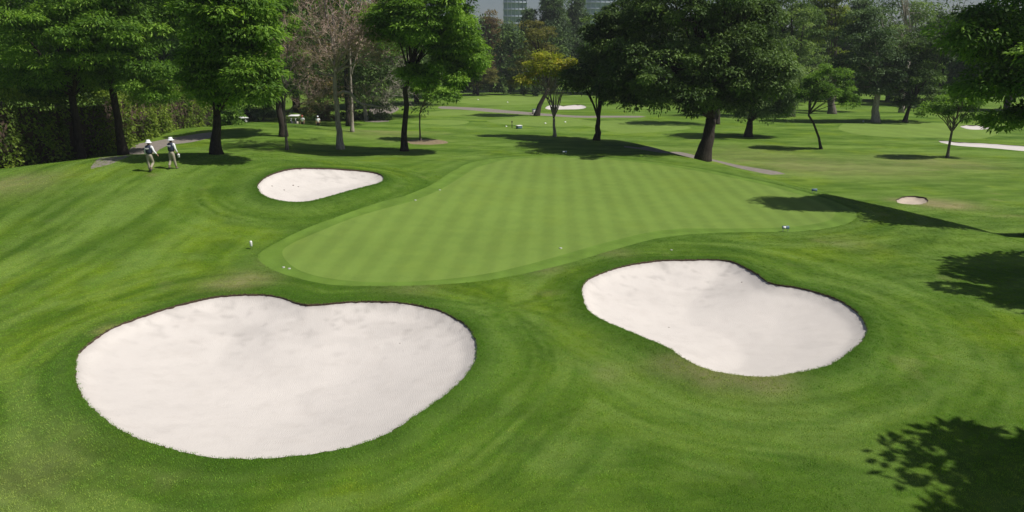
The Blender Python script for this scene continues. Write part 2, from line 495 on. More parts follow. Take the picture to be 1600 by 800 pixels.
# ------------------------------------------------------------------ ground mesh
def build_ground():
    rs = np.random.RandomState(1)
    pts = []
    d = 5.0; row = 0
    while d < 1450:
        st = 0.0098 * d if d < 120 else 0.03 * d
        n = int(1.25 * d / st)
        xs = (np.arange(-n, n + 1) + (0.5 if row % 2 else 0)) * st
        ys = np.full(xs.shape, d)
        j = st * 0.18
        pts.append(np.stack([xs + rs.uniform(-j, j, xs.shape), ys + rs.uniform(-j, j, xs.shape)], 1))
        d += st * 0.87; row += 1
    # sides and behind
    gx, gy = np.meshgrid(np.arange(-60, 60, 2.0), np.arange(-60, 60, 2.0))
    g = np.stack([gx.ravel(), gy.ravel()], 1)
    g = g[(g[:, 1] < 4.2) | (np.abs(g[:, 0]) > 1.28 * g[:, 1] + 0.5)]
    pts.append(g)
    gx, gy = np.meshgrid(np.arange(-1500, 1501, 60.0), np.arange(-900, 1501, 60.0))
    g = np.stack([gx.ravel(), gy.ravel()], 1)
    ok = ((np.abs(g[:, 0]) > 65) | (g[:, 1] < -62) | (g[:, 1] > 62)) & ((g[:, 1] < 0) | (np.abs(g[:, 0]) > 1.33 * g[:, 1] + 8) | (g[:, 1] > 1490))
    pts.append(g[ok])
    P = np.concatenate(pts)
    loops = [('sand', p) for p in list(BUNK.values())] + [('sand', PIT)] + [('sand', p) for p in FARBUNK.values()]
    loops += [('fringe', FRINGE), ('green', GREEN)] + [('green', p) for p in FARGREEN]
    loops += [('path', p) for p in PATHS.values()] + [('mulch', MULCH)]
    # drop grid points that crowd an outline
    keep = np.ones(len(P), bool)
    for k, p in loops:
        c = p.mean(0); r = np.abs(p - c).max() + 3
        m = np.where((np.abs(P[:, 0] - c[0]) < r) & (np.abs(P[:, 1] - c[1]) < r) & keep)[0]
        if not len(m): continue
        dd = seg_dist(P[m, 0], P[m, 1], p)
        keep[m[dd < 0.0045 * np.abs(P[m, 1])]] = False
        if k == 'sand':
            keep[m[inside(P[m, 0], P[m, 1], p)]] = False
    P = P[keep]
    verts = [tuple(p) for p in P]; edges = []
    for k, p in loops:
        s = len(verts)
        verts += [tuple(q) for q in p]
        edges += [(s + i, s + (i + 1) % len(p)) for i in range(len(p))]
    v, e, f, _, _, _ = delaunay_2d_cdt([Vector(a) for a in verts], edges, [], 0, 1e-5, False)
    V2 = np.array([(a[0], a[1]) for a in v])
    F = np.array([t for t in f if len(t) == 3])
    a, b, c = V2[F[:, 0]], V2[F[:, 1]], V2[F[:, 2]]
    ar = (b[:, 0] - a[:, 0]) * (c[:, 1] - a[:, 1]) - (b[:, 1] - a[:, 1]) * (c[:, 0] - a[:, 0])
    F[ar < 0] = F[ar < 0][:, ::-1]
    C = (a + b + c) / 3
    kind = np.zeros(len(F), int)       # 0 rough 1 fringe 2 green 3 path 4 mulch 9 hole
    code = {'fringe': 1, 'green': 2, 'path': 3, 'mulch': 4, 'sand': 9}
    for k, p in loops[::-1] if False else loops[len(BUNK) + 1 + len(FARBUNK):] + loops[:len(BUNK) + 1 + len(FARBUNK)]:
        lo = p.min(0) - .1; hi = p.max(0) + .1
        m = np.where((C[:, 0] > lo[0]) & (C[:, 0] < hi[0]) & (C[:, 1] > lo[1]) & (C[:, 1] < hi[1]))[0]
        if not len(m): continue
        ins = inside(C[m, 0], C[m, 1], p)
        kind[m[ins]] = code[k]
    return V2, F, kind

def grass_tone(x, y):
    """colour of the turf itself: mowing passes, thin and lush patches, dry spots"""
    n = len(x)
    base = np.array([0.154, 0.264, 0.028])
    light = np.array([0.235, 0.360, 0.070])
    dark = np.array([0.066, 0.150, 0.013])
    blue = np.array([0.165, 0.275, 0.048])
    yel = np.array([0.225, 0.335, 0.014])
    dry = np.array([0.400, 0.345, 0.170])
    c = np.tile(base, (n, 1))
    def mx(c, col, f):
        f = np.clip(f, 0, 1)[:, None]
        return c * (1 - f) + np.asarray(col) * f
    # mowing passes curving with the bunkers and the green
    wob = (fbm(x / 6, y / 6, 12, 3) - 0.5) * 3.0
    dB = np.full(n, 1e9)
    near = (y < 75) & (y > 2) & (np.abs(x) < 70)
    for p in BC:
        dB[near] = np.minimum(dB[near], seg_dist(x[near], y[near], p))
    dG = np.full(n, 1e9)
    dG[near] = seg_dist(x[near], y[near], FRINGE[::4])
    # distance to the nearest edge and the way along it: mowers leave streaks that follow the contours
    D = np.minimum(dB, dG)
    sB = fbm((dB + wob * .2) * 1.5, np.arctan2(y - 22, x) * 2.2, 81, 4) * 2 - 1
    sG = fbm((dG + wob * .2) * 1.1, (x + y * .4) * .12, 82, 4) * 2 - 1
    mowB = np.clip(np.sin((dB + wob * 0.25) * 2 * math.pi / 1.5) * .45 + sB * 2.6, -1.3, 1.3)
    wB = np.exp(-(np.maximum(dB - 1.5, 0) / 3.2) ** 2)
    mowG = np.clip(np.sin((dG + wob * 0.3) * 2 * math.pi / 2.1) * .5 + sG * 2.4, -1.3, 1.3)
    wG = np.exp(-(np.maximum(dG - 1.5, 0) / 3.5) ** 2) * (1 - wB)
    # passes on the left slope, running up to the two walkers
    ang = (x + 19.5) / np.maximum(y + 22, 5)
    mowL = np.sin((ang * 42 + wob * 0.35) * 2 * math.pi / 3.6) * .75 + (fbm(ang * 60, y * .12, 83, 4) * 2 - 1) * 2.2
    wL = sstep((-x - 1.5) / 6) * (1 - wB) * (1 - .8 * wG) * sstep((60 - y) / 15)
    mowF = np.sin((y + 0.35 * x + wob * 0.8) * 2 * math.pi / 8.0) * .7 + (fbm(x * .06, (y + .3 * x) * .5, 84, 4) * 2 - 1) * 2.0
    wF = sstep((y - 48) / 15)
    mowR = (fbm((x * .8 - y * .6) * .25 , (x * .6 + y * .8) * 1.2, 85, 4) * 2 - 1) * 2.0
    wR = (1 - np.clip(wB + wG + wL + wF, 0, 1))
    mow = 0.85 * mowB * wB + 0.85 * mowG * wG + 1.0 * mowL * wL + 0.85 * mowF * wF + .7 * mowR * wR
    # patches
    a = fbm(x / 3.2, y / 4.5, 21, 5); c = mx(c, yel, sstep((a - 0.54) / 0.16) * 0.65)
    a = fbm(x / 2.6, y / 3.2, 22, 5); c = mx(c, dark, sstep((a - 0.55) / 0.12) * 0.4)
    a = fbm(x / 2.2, y / 2.2, 23, 5); c = mx(c, blue, sstep((a - 0.56) / 0.12) * 0.5)
    a = fbm(x / 1.7, y / 1.9, 24, 5); c = mx(c, dry, sstep((a - 0.72) / 0.10) * 0.3)
    c = mx(c, light, np.clip(mow, 0, 1) * 0.62)
    c = mx(c, dark, np.clip(-mow, 0, 1) * 0.55)
    # fine grain lines left by the reels, following the same contours
    fB = fbm((dB + wob * .2) * 4.6, np.arctan2(y - 22, x) * 7, 86, 3) * 2 - 1
    fG = fbm((dG + wob * .2) * 3.4, (x + y * .4) * .35, 87, 3) * 2 - 1
    fL = fbm(ang * 190, y * .3, 88, 3) * 2 - 1
    fR = fbm(x * .3 + y * .1, (y - .2 * x) * 2.6, 89, 3) * 2 - 1
    ff = np.clip((fB * wB + fG * wG + fL * wL + fR * np.clip(wR + wF, 0, 1)) * 2.6, -1, 1)
    c = mx(c, light, np.clip(ff, 0, 1) * 0.42)
    c = mx(c, dark, np.clip(-ff, 0, 1) * 0.42)
    c = mx(c, dark, 0.5 * np.exp(-(dG / 0.8) ** 2))
    # dark green collar right round the bunkers
    c = mx(c, dark, 0.8 * np.exp(-(dB / 0.9) ** 2))
    # dry spots seen in the photograph
    for px, py, r, k in ((40, 790, 1.0, .12), (20, 745, .8, .14), (60, 700, .7, .10), (170, 522, .25, .8), (390, 437, .6, .5), (350, 445, .6, .4), (10, 290, 1.6, .5),
                         (1190, 598, .6, .55), (1120, 592, .5, .45), (1060, 575, .5, .4), (1380, 265, 3, .3), (1490, 320, 1.2, .5), (1460, 318, 1.0, .75),
                         (1180, 243, 5, .25), (960, 585, .4, .25), (1440, 313, .5, .9), (1480, 321, .5, .9), (1400, 312, .5, .5), (640, 447, .7, .25), (1260, 262, 3, .35), (600, 205, 3, .4),
                         (1480, 255, 3, .3), (960, 395, .5, .3), (1330, 380, .9, .2), (440, 405, .5, .4), (1430, 250, 3, .2), (850, 420, .5, .3)):
        P = flat(px, py, float(hbase(*hit(px, py)[:2])))
        e = np.exp(-((x - P[0]) / (r * 1.5)) ** 2 - ((y - P[1]) / (r * 1.5)) ** 2)
        c = mx(c, dry, k * np.clip(e * (0.3 + 1.4 * fbm(x * 1.6, y * 1.6, 27, 4)), 0, 1))
    fine = fbm(x * 1.4, y * 1.4, 29, 3)
    c = c * (0.86 + 0.3 * fine)[:, None]
    return c

def green_tone(x, y, P):
    a = math.radians(-3.6)
    q = x * math.cos(a) + y * math.sin(a)
    s1 = np.tanh(3.5 * np.sin(2 * math.pi * (q + (fbm(x / 5, y / 5, 44, 2) - .5) * .12) / 1.15))
    r = -x * math.sin(a + 0.12) + y * math.cos(a + .12)
    s2 = np.tanh(2.0 * np.sin(2 * math.pi * r / 1.15))
    c = np.tile(np.array([0.172, 0.258, 0.050]), (len(x), 1))
    k = 1 + 0.062 * s1 + 0.009 * s2 + 0.16 * (fbm(x / 3.5, y / 3.5, 41, 4) - .5) + .10 * (fbm(x * 1.2, y * 1.2, 42, 3) - .5)
    c = c * k[:, None]
    w = np.clip((fbm(x / 2.0, y / 2.6, 43, 4) - .55) * 3, 0, 1)[:, None]
    return c * (1 - .35 * w) + np.array([0.175, 0.245, 0.035]) * .35 * w

V2, F, kind = build_ground()
Z = np.empty(len(V2))
for s in range(0, len(V2), 20000):
    Z[s:s + 20000] = hfull(V2[s:s + 20000, 0], V2[s:s + 20000, 1])
V3 = np.concatenate([V2, Z[:, None]], 1)
TONE = grass_tone(V2[:, 0], V2[:, 1])

def zone(name, mask, mat, tone=None, dz=0.0, label=None):
    Fz = F[mask]
    if not len(Fz): return None
    used, inv = np.unique(Fz, return_inverse=True)
    Vz = V3[used].copy(); Vz[:, 2] += dz
    if tone is None: t = TONE[used]
    else: t = tone(Vz[:, 0], Vz[:, 1])
    o = mesh_np(name, Vz, inv.reshape(-1, 3), mat, smooth=True, attrs={'tone': t})
    tag(o, label, kind='structure')
    return o
zone('ground', kind == 0, M['rough'], label='mown green rough grass around the bunkers and the green')
def fringe_tone(x, y):
    g = green_tone(x, y, None) * np.array([0.78, 0.87, 0.70])
    d = seg_dist(x, y, FRINGE[::3])
    rib = np.tanh(2 * np.sin(d * 2 * math.pi / 0.9))
    return g * (1 + 0.07 * rib + 0.25 * (fbm(x * 1.5, y * 1.5, 55, 3) - .5))[:, None]

def fine_zone(name, poly, hole, step, tonef, mat, dz, label):
    """finer sheet for the green so its mowing pattern is crisp"""
    lo = poly.min(0); hi = poly.max(0)
    xs = []; y = lo[1]
    while y < hi[1]:
        st = step * (0.5 + y / 40.0)
        gx = np.arange(lo[0], hi[0], st)
        xs.append(np.stack([gx, np.full(gx.shape, y)], 1)); y += st
    P = np.concatenate(xs)
    P = P[inside(P[:, 0], P[:, 1], poly)]
    P = P[seg_dist(P[:, 0], P[:, 1], poly[::2]) > step * 0.4]
    if hole is not None:
        P = P[~inside(P[:, 0], P[:, 1], hole)]
        P = P[seg_dist(P[:, 0], P[:, 1], hole[::2]) > step * 0.4]
    verts = [Vector(tuple(p)) for p in P]; edges = []
    for q in [poly] + ([hole] if hole is not None else []):
        s = len(verts); verts += [Vector(tuple(p)) for p in q]
        edges += [(s + i, s + (i + 1) % len(q)) for i in range(len(q))]
    v, e, f, _, _, _ = delaunay_2d_cdt(verts, edges, [], 0, 1e-5, False)
    V = np.array([(a[0], a[1]) for a in v]); T = np.array([t for t in f if len(t) == 3])
    C = V[T].mean(1)
    m = inside(C[:, 0], C[:, 1], poly)
    if hole is not None: m &= ~inside(C[:, 0], C[:, 1], hole)
    T = T[m]
    a, b, c = V[T[:, 0]], V[T[:, 1]], V[T[:, 2]]
    ar = (b[:, 0] - a[:, 0]) * (c[:, 1] - a[:, 1]) - (b[:, 1] - a[:, 1]) * (c[:, 0] - a[:, 0])
    T[ar < 0] = T[ar < 0][:, ::-1]
    z = hfull(V[:, 0], V[:, 1]) + dz
    o = mesh_np(name, np.concatenate([V, z[:, None]], 1), T, mat, smooth=True, attrs={'tone': tonef(V[:, 0], V[:, 1])})
    tag(o, label, kind='structure')
    return o
fine_zone('putting_green', GREEN, None, 0.16, lambda x, y: green_tone(x, y, None), M['short'], 0.0, 'closely mown striped putting green')
fine_zone('fringe', FRINGE, GREEN, 0.28, fringe_tone, M['short'], 0.0, 'slightly longer collar of grass round the putting green')
# far mown areas: everything of kind 2 outside the main green
Cc = V2[F].mean(1)
inG = inside(Cc[:, 0], Cc[:, 1], FRINGE)
zone('far_greens', (kind == 2) & ~inG, M['short'], lambda x, y: green_tone(x, y, None) * 1.05, label='pale mown greens and tees beyond the ridge')
zone('path', kind == 3, M['path'], label='grey brown cart path')
zone('mulch_bed', kind == 4, M['mulch'], label='ring of brown mulch round the sapling')

# ------------------------------------------------------------------ bunkers: soil lip and sand
def resample(p, step):
    return p

def build_bunker(name, poly, depth, lip, label, slope=3.0, grid=0.16, tone=(0.568, 0.532, 0.502), specks=0, seed=0):
    rs = np.random.RandomState(seed)
    lo = poly.min(0); hi = poly.max(0)
    gx, gy = np.meshgrid(np.arange(lo[0], hi[0], grid), np.arange(lo[1], hi[1], grid))
    P = np.stack([gx.ravel(), gy.ravel()], 1) + rs.uniform(-.2, .2, (gx.size, 2)) * grid
    P = P[inside(P[:, 0], P[:, 1], poly)]
    P = P[seg_dist(P[:, 0], P[:, 1], poly[::2]) > grid * 0.5]
    verts = [Vector(tuple(p)) for p in P]
    s = len(verts); verts += [Vector(tuple(p)) for p in poly]
    edges = [(s + i, s + (i + 1) % len(poly)) for i in range(len(poly))]
    v, e, f, _, _, _ = delaunay_2d_cdt(verts, edges, [], 0, 1e-5, False)
    V = np.array([(a[0], a[1]) for a in v]); T = np.array([t for t in f if len(t) == 3])
    C = V[T].mean(1); T = T[inside(C[:, 0], C[:, 1], poly)]
    a, b, c = V[T[:, 0]], V[T[:, 1]], V[T[:, 2]]
    ar = (b[:, 0] - a[:, 0]) * (c[:, 1] - a[:, 1]) - (b[:, 1] - a[:, 1]) * (c[:, 0] - a[:, 0])
    T[ar < 0] = T[ar < 0][:, ::-1]
    d = seg_dist(V[:, 0], V[:, 1], poly[::3])
    zr = hfull(V[:, 0], V[:, 1]) - 0.16 * np.exp(-(d / 0.9) ** 2) + 0.16 * np.exp(-(d / 0.25) ** 2)
    z = zr - lip * (0.75 + 0.5 * fbm(V[:, 0] * 1.2, V[:, 1] * 1.2, 61, 2)) - depth * (1 - np.exp(-(d / slope) ** 1.3)) 
    z += 0.035 * (fbm(V[:, 0] * 1.1, V[:, 1] * 1.1, 62, 4) - .5) + 0.018 * (fbm(V[:, 0] * 5, V[:, 1] * 5, 63, 2) - .5)
    t = np.tile(np.array(tone), (len(V), 1))
    # darker blotches on the far face, and a darker band along the edge
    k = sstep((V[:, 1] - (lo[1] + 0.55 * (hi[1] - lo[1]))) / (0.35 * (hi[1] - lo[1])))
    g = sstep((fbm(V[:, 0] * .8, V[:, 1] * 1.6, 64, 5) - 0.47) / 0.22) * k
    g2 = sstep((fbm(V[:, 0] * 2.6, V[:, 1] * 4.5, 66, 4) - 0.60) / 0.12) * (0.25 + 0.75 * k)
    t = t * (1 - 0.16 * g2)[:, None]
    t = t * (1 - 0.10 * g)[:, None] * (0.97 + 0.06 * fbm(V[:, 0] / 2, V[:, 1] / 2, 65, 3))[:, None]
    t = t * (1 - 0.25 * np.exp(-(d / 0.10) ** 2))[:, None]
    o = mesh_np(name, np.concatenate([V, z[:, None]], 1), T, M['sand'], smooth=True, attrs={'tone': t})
    tag(o, label, kind='structure')
    # the cut edge: a ribbon of soil from the turf down to below the sand
    n = len(poly)
    zt = hfull(poly[:, 0], poly[:, 1])
    nx = np.roll(poly, -1, 0) - np.roll(poly, 1, 0)
    nrm = np.stack([-nx[:, 1], nx[:, 0]], 1); nrm /= np.linalg.norm(nrm, axis=1)[:, None] + 1e-9
    test = inside(*(poly + nrm * 0.05).T, poly)
    nrm[~test] *= -1
    rows = []
    for off, dz in ((-0.012, -0.02), (0.010, -0.004), (0.022, -0.035), (-0.01, -lip * 1.8 - 0.08)):
        j = rs.uniform(-.01, .01, n)
        rows.append(np.concatenate([poly + nrm * (off + j)[:, None], (zt + dz + rs.uniform(-.01, .01, n))[:, None]], 1))
    V = np.concatenate(rows)
    i = np.arange(n); i2 = (i + 1) % n
    Fq = [np.stack([r * n + i, r * n + i2, (r + 1) * n + i2, (r + 1) * n + i], 1) for r in range(3)]
    e = mesh_np('soil_edge', V, np.concatenate(Fq), M['soil'], o, smooth=False)
    return o, nrm

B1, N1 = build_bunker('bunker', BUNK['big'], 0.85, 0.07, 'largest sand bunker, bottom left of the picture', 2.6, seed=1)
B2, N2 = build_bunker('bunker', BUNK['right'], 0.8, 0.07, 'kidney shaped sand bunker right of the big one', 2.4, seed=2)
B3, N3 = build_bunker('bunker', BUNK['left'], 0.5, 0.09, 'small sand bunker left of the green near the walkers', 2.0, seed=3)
build_bunker('eroded_hole', PIT, 0.12, 0.07, 'small washed out hole with pale sand in the right fairway', .5, 0.2, (0.46, 0.39, 0.32), seed=4)
for k, t in (('farmid', 'far sand bunker beyond the yellow tree'), ('farright', 'long thin sand bunker by the far right green'), ('farright2', 'sand bunker at the back of the far right green')):
    build_bunker('bunker', FARBUNK[k], 0.15, 0.03, t, 2, 0.8, seed=5)

# ------------------------------------------------------------------ grass tufts over the near rough
def tuft_points():
    rs = np.random.RandomState(3)
    P = []
    # sheet density falls with distance
    y = 8.0
    while y < 46:
        dens = 95 * max(0.22, min(1.0, (18.0 / y) ** 1.7))
        dy = 0.5
        w = 0.80 * y + 2.0
        n = int(2 * w * dy * dens)
        P.append(np.stack([rs.uniform(-w, w, n), rs.uniform(y, y + dy, n)], 1)); y += dy
    P = np.concatenate(P)
    keep = np.ones(len(P), bool)
    for p in [q[::3] for q in ALLB] + [FRINGE[::2], PIT]:
        lo = p.min(0); hi = p.max(0)
        m = np.where((P[:, 0] > lo[0]) & (P[:, 0] < hi[0]) & (P[:, 1] > lo[1]) & (P[:, 1] < hi[1]))[0]
        keep[m[inside(P[m, 0], P[m, 1], p)]] = False
    P = P[keep]
    sc = rs.uniform(.6, 1.15, len(P))
    # shaggy rims
    R = []; RS = []
    for p, nr in ((BUNK['big'], N1), (BUNK['right'], N2), (BUNK['left'], N3)):
        for off in (0.015, -0.01, -0.05, -0.10, -0.16):
            k = rs.rand(len(p)) < 0.95
            R.append((p + nr * (off + rs.uniform(-.025, .02, len(p)))[:, None])[k]); RS.append(rs.uniform(.4, .85, k.sum()))
    R = np.concatenate(R); RS = np.concatenate(RS)
    P = np.concatenate([P, R]); sc = np.concatenate([sc, RS])
    return P, sc, rs

TP, TS, rs = tuft_points()
TZ = np.empty(len(TP))
for s in range(0, len(TP), 20000):
    TZ[s:s + 20000] = hfull(TP[s:s + 20000, 0], TP[s:s + 20000, 1])
TT = grass_tone(TP[:, 0], TP[:, 1])
fr = np.clip((TP[:, 1] - 14) / 18, 0, 1)
TT = TT * (rs.uniform(0, 1, len(TP)) * (.85 - .3 * fr) + 1.65 - .5 * fr)[:, None] * np.stack([rs.uniform(.9, 1.15, len(TP)), np.ones(len(TP)), np.ones(len(TP))], 1)  # near blades coloured brighter to offset the shade they cast on each other
def make_tuft():
    r = np.random.RandomState(8); V = []; T = []
    for k in range(16):
        a = r.uniform(0, 6.28); rr = 0.085 * math.sqrt(r.rand()); x, y = rr * math.cos(a), rr * math.sin(a)
        b = r.uniform(0, 6.28); w = r.uniform(.005, .009); h = r.uniform(.014, .034); l = r.uniform(.2, 1.1) * h
        c = r.uniform(0, 6.28)
        s = len(V)
        V += [(x - w * math.cos(b), y - w * math.sin(b), -0.008), (x + w * math.cos(b), y + w * math.sin(b), -0.008), (x + l * math.cos(c), y + l * math.sin(c), h)]
        T.append((s, s + 1, s + 2))
    return np.array(V), np.array(T)
def blade_mat():
    m, nt, b, L = new_mat('grass_blade')
    at = nt.nodes.new('ShaderNodeAttribute'); at.attribute_name = 'tone'; at.attribute_type = 'INSTANCER'
    L(at.outputs['Color'], b.inputs['Base Color'])
    b.inputs['Roughness'].default_value = 0.6; b.inputs['Specular IOR Level'].default_value = 0.25
    t = nt.nodes.new('ShaderNodeBsdfTranslucent'); L(at.outputs['Color'], t.inputs[0])
    ms = nt.nodes.new('ShaderNodeMixShader'); ms.inputs[0].default_value = 0.35
    L(b.outputs[0], ms.inputs[1]); L(t.outputs[0], ms.inputs[2]); L(ms.outputs[0], nt.nodes['Material Output'].inputs[0])
    return m
M['blade'] = blade_mat()
tv, tf = make_tuft()
tuft = mesh_np('grass_tuft', tv, tf, M['blade'], link=False)
TT = np.minimum(TT, np.array([0.42, 0.55, 0.12]))
me = bpy.data.meshes.new('grass')
me.vertices.add(len(TP)); me.vertices.foreach_set('co', np.concatenate([TP, TZ[:, None]], 1).astype(np.float32).ravel())
a = me.attributes.new('tone', 'FLOAT_COLOR', 'POINT'); a.data.foreach_set('color', np.concatenate([TT, np.ones((len(TT), 1))], 1).astype(np.float32).ravel())
a = me.attributes.new('size', 'FLOAT', 'POINT'); a.data.foreach_set('value', TS.astype(np.float32))
a = me.attributes.new('spin', 'FLOAT', 'POINT'); a.data.foreach_set('value', rs.uniform(0, 6.28, len(TP)).astype(np.float32))
me.update()
grass = bpy.data.objects.new('grass', me); COL.objects.link(grass)
tag(grass, 'short shaggy grass blades covering the near rough', 'grass', kind='stuff')
ng = bpy.data.node_groups.new('grass_scatter', 'GeometryNodeTree')
ng.interface.new_socket('Geometry', in_out='INPUT', socket_type='NodeSocketGeometry')
ng.interface.new_socket('Geometry', in_out='OUTPUT', socket_type='NodeSocketGeometry')
gi = ng.nodes.new('NodeGroupInput'); go = ng.nodes.new('NodeGroupOutput')
iop = ng.nodes.new('GeometryNodeInstanceOnPoints')
oi = ng.nodes.new('GeometryNodeObjectInfo'); oi.inputs['Object'].default_value = tuft; oi.inputs['As Instance'].default_value = True
na = ng.nodes.new('GeometryNodeInputNamedAttribute'); na.data_type = 'FLOAT'; na.inputs[0].default_value = 'size'
nb = ng.nodes.new('GeometryNodeInputNamedAttribute'); nb.data_type = 'FLOAT'; nb.inputs[0].default_value = 'spin'
cx = ng.nodes.new('ShaderNodeCombineXYZ')
l = ng.links.new
l(gi.outputs[0], iop.inputs['Points']); l(oi.outputs['Geometry'], iop.inputs['Instance'])
l(na.outputs[0], iop.inputs['Scale']); l(nb.outputs[0], cx.inputs[2]); l(cx.outputs[0], iop.inputs['Rotation'])
l(iop.outputs[0], go.inputs[0])
gm = grass.modifiers.new('scatter', 'NODES'); gm.node_group = ng

# ------------------------------------------------------------------ trees
def leaves_from(centers, size, flatz, n_per, leaf, rs, droop=0.25, lay=0.65, sizes=None, tintc=None):
    """rhombic leaves clustered on flattened clumps; returns V,F,tint"""
    nc = len(centers); N = nc * n_per
    ci = np.repeat(np.arange(nc), n_per)
    u = rs.randn(N, 3); u /= np.linalg.norm(u, axis=1)[:, None]
    u[:, 2] = np.where(rs.rand(N) < 0.68, np.abs(u[:, 2]), u[:, 2])
    rad = rs.uniform(0.35, 1.0, N) ** 0.6
    if sizes is None: sizes = size * rs.uniform(.6, 1.35, nc)
    s = sizes[ci]
    pos = centers[ci] + u * (rad * s)[:, None] * np.array([1, 1, flatz])
    d = u.copy(); d[:, 2] = d[:, 2] * 0.4 - droop * (0.4 + rad); d += rs.randn(N, 3) * 0.45
    d /= np.linalg.norm(d, axis=1)[:, None]
    up = np.tile(np.array([0, 0, 1.0]), (N, 1)) * lay + u * 0.5 + rs.randn(N, 3) * 0.38
    side = np.cross(d, up); side /= np.linalg.norm(side, axis=1)[:, None] + 1e-6
    L = leaf[0] * rs.uniform(.55, 1.3, N); Wd = leaf[1] * rs.uniform(.6, 1.3, N)
    A = pos; Bp = pos + d * (L * .45)[:, None] + side * (Wd * .5)[:, None]
    D = pos + d * (L * .45)[:, None] - side * (Wd * .5)[:, None]; Cp = pos + d * L[:, None]
    Cp[:, 2] -= L * 0.15
    V = np.stack([A, Bp, Cp, D], 1).reshape(-1, 3)
    F = np.arange(4 * N).reshape(-1, 4)
    tc = rs.uniform(.15, .85, nc) if tintc is None else tintc
    t = np.clip(tc[ci] + rs.uniform(-.3, .3, N), 0, 1)
    return V, F, np.repeat(t, 4)

def clump_centers(R, n, rs, low=-0.75, fill=0.45, rough=0.35):
    out = []
    off = rs.uniform(0, 100)
    while len(out) < n:
        v = rs.randn(3); v /= np.linalg.norm(v)
        if v[2] < low: continue
        lob = 1 - rough + rough * 1.5 * float(fbm(np.array(math.atan2(v[1], v[0]) * 1.5 + 9 + off), np.array(v[2] * 2.2 + 5 + off), 3, 2))
        r = (fill + (1 - fill) * rs.rand() ** 0.6) * lob
        out.append(v * r * np.asarray(R))
    return np.array(out)

def wiggle(a, b, n, amp, rs, sag=0.0):
    t = np.linspace(0, 1, n)[:, None]
    p = a * (1 - t) + b * t
    w = np.cumsum(rs.randn(n, 3) * amp, 0); w -= t * w[-1]
    p = p + w * np.sin(np.pi * t) 
    p[:, 2] += sag * np.sin(np.pi * t[:, 0])
    return p

def place(px, py):
    return hit(px, py)

def tree(name, label, px, py, crowns, mat, bark, r0, fork=None, n_clump=60, clump=1.0, flatz=0.5, leaf=(0.34, 0.15), per=260, seed=0, lean=None,
         group=None, low=-0.6, droop=0.25, twin=None, cat='tree', base=None, depthk=0.9, limbs=14, fill=0.45, yoff=0.0, trunk_pts=None, rough=.35):
    """crowns: list of (cx,cy,rw,rh) in photo pixels, turned into metres at the tree's own distance"""
    rs = np.random.RandomState(seed + 100)
    B = place(px, py) if base is None else np.array(base, float)
    root = empty(name, B)
    tag(root, label, cat, group)
    allc = []; Vs = []; Fs = []; Ts = []; nv = 0
    tot = sum(c[2] * c[3] for c in crowns)
    for c in crowns:
        y = B[1] + (c[4] if len(c) > 4 else 0) + yoff
        C = at_y(c[0], c[1], y); k = y / ray(c[0], c[1])[1] / FPX
        R = (c[2] * k, c[2] * k * depthk, c[3] * k)
        n = max(4, int(n_clump * c[2] * c[3] / tot))
        R = np.maximum(np.array(R) - clump * 0.6, 0.15)
        cc = clump_centers(R, n, rs, low, fill, rough) + (C - B)
        v, f, t = leaves_from(cc, clump, flatz, per, leaf, rs, droop)
        allc.append(cc); Vs.append(v); Fs.append(f + nv); Ts.append(t); nv += len(v)
    V = np.concatenate(Vs); 
    keep = None
    mesh_np('crown', V, np.concatenate(Fs), M[mat], root, attrs={'tint': np.concatenate(Ts)})
    cc = np.concatenate(allc)
    mb = MB()
    cz = cc[:, 2]
    if fork is None:
        fz = max(1.0, np.percentile(cz, 5) * 0.9)
    else:
        fz = at_y(fork[0], fork[1], B[1])[2] - B[2]
    cm = cc.mean(0)
    if trunk_pts:
        P = np.array([at_y(a, b, B[1]) - B for a, b in trunk_pts]); P[0, 2] = -0.3
        P = spline(P[:, :], 0.5, False) if False else P
        T = np.linspace(0, len(P) - 1, len(P) * 4)
        P = np.stack([np.interp(T, np.arange(len(P)), P[:, k]) for k in range(3)], 1)
        P[:, 1] += np.linspace(0, 0.3, len(P))
    else:
        fx = (fork[0] - px) * B[1] / ray(*fork)[1] / FPX if fork else cm[0] * 0.25
        top = np.array([fx, 0.1, fz])
        P = wiggle(np.array([0, 0, -0.3]), top, 9, r0 * 0.14, rs)
    n = len(P); h = np.clip(P[:, 2] / max(P[-1, 2], .1), 0, 1)
    rad = r0 * (0.72 + 0.55 * np.exp(-np.maximum(P[:, 2], 0) / (r0 * 2.2)) - 0.12 * h)
    mb.tube(P, rad, 12)
    # leader and limbs
    up = cm * np.array([1, 1, 1.0]); up[2] = max(np.percentile(cz, 88), P[-1, 2] + 1)
    lead = wiggle(P[-1], up, 9, 0.12, rs)
    mb.tube(lead, np.linspace(rad[-1] * 0.9, 0.04, 9), 8)
    idx = rs.choice(len(cc), min(limbs, len(cc)), replace=False)
    for i in idx:
        tgt = cc[i]
        kk = int(np.clip(rs.uniform(0, 0.75) * 8, 0, 7))
        st = P[-1] if rs.rand() < 0.45 else lead[kk]
        if st[2] > tgt[2] + 0.5: st = P[-1]
        L = np.linalg.norm(tgt - st)
        b = wiggle(st, tgt, 8, 0.05 * L ** .5, rs, 0.10 * L)
        mb.tube(b, np.linspace(rad[-1] * rs.uniform(.35, .6), 0.025, 8), 6)
        for j in range(2):
            m = b[rs.randint(3, 6)]
            o2 = cc[rs.randint(len(cc))]
            if np.linalg.norm(o2 - m) < 0.6 * L:
                mb.tube(wiggle(m, o2, 5, 0.05, rs, 0.1), np.linspace(rad[-1] * .2, 0.02, 5), 5)
    mb.build('trunk', M[bark], root)
    return root

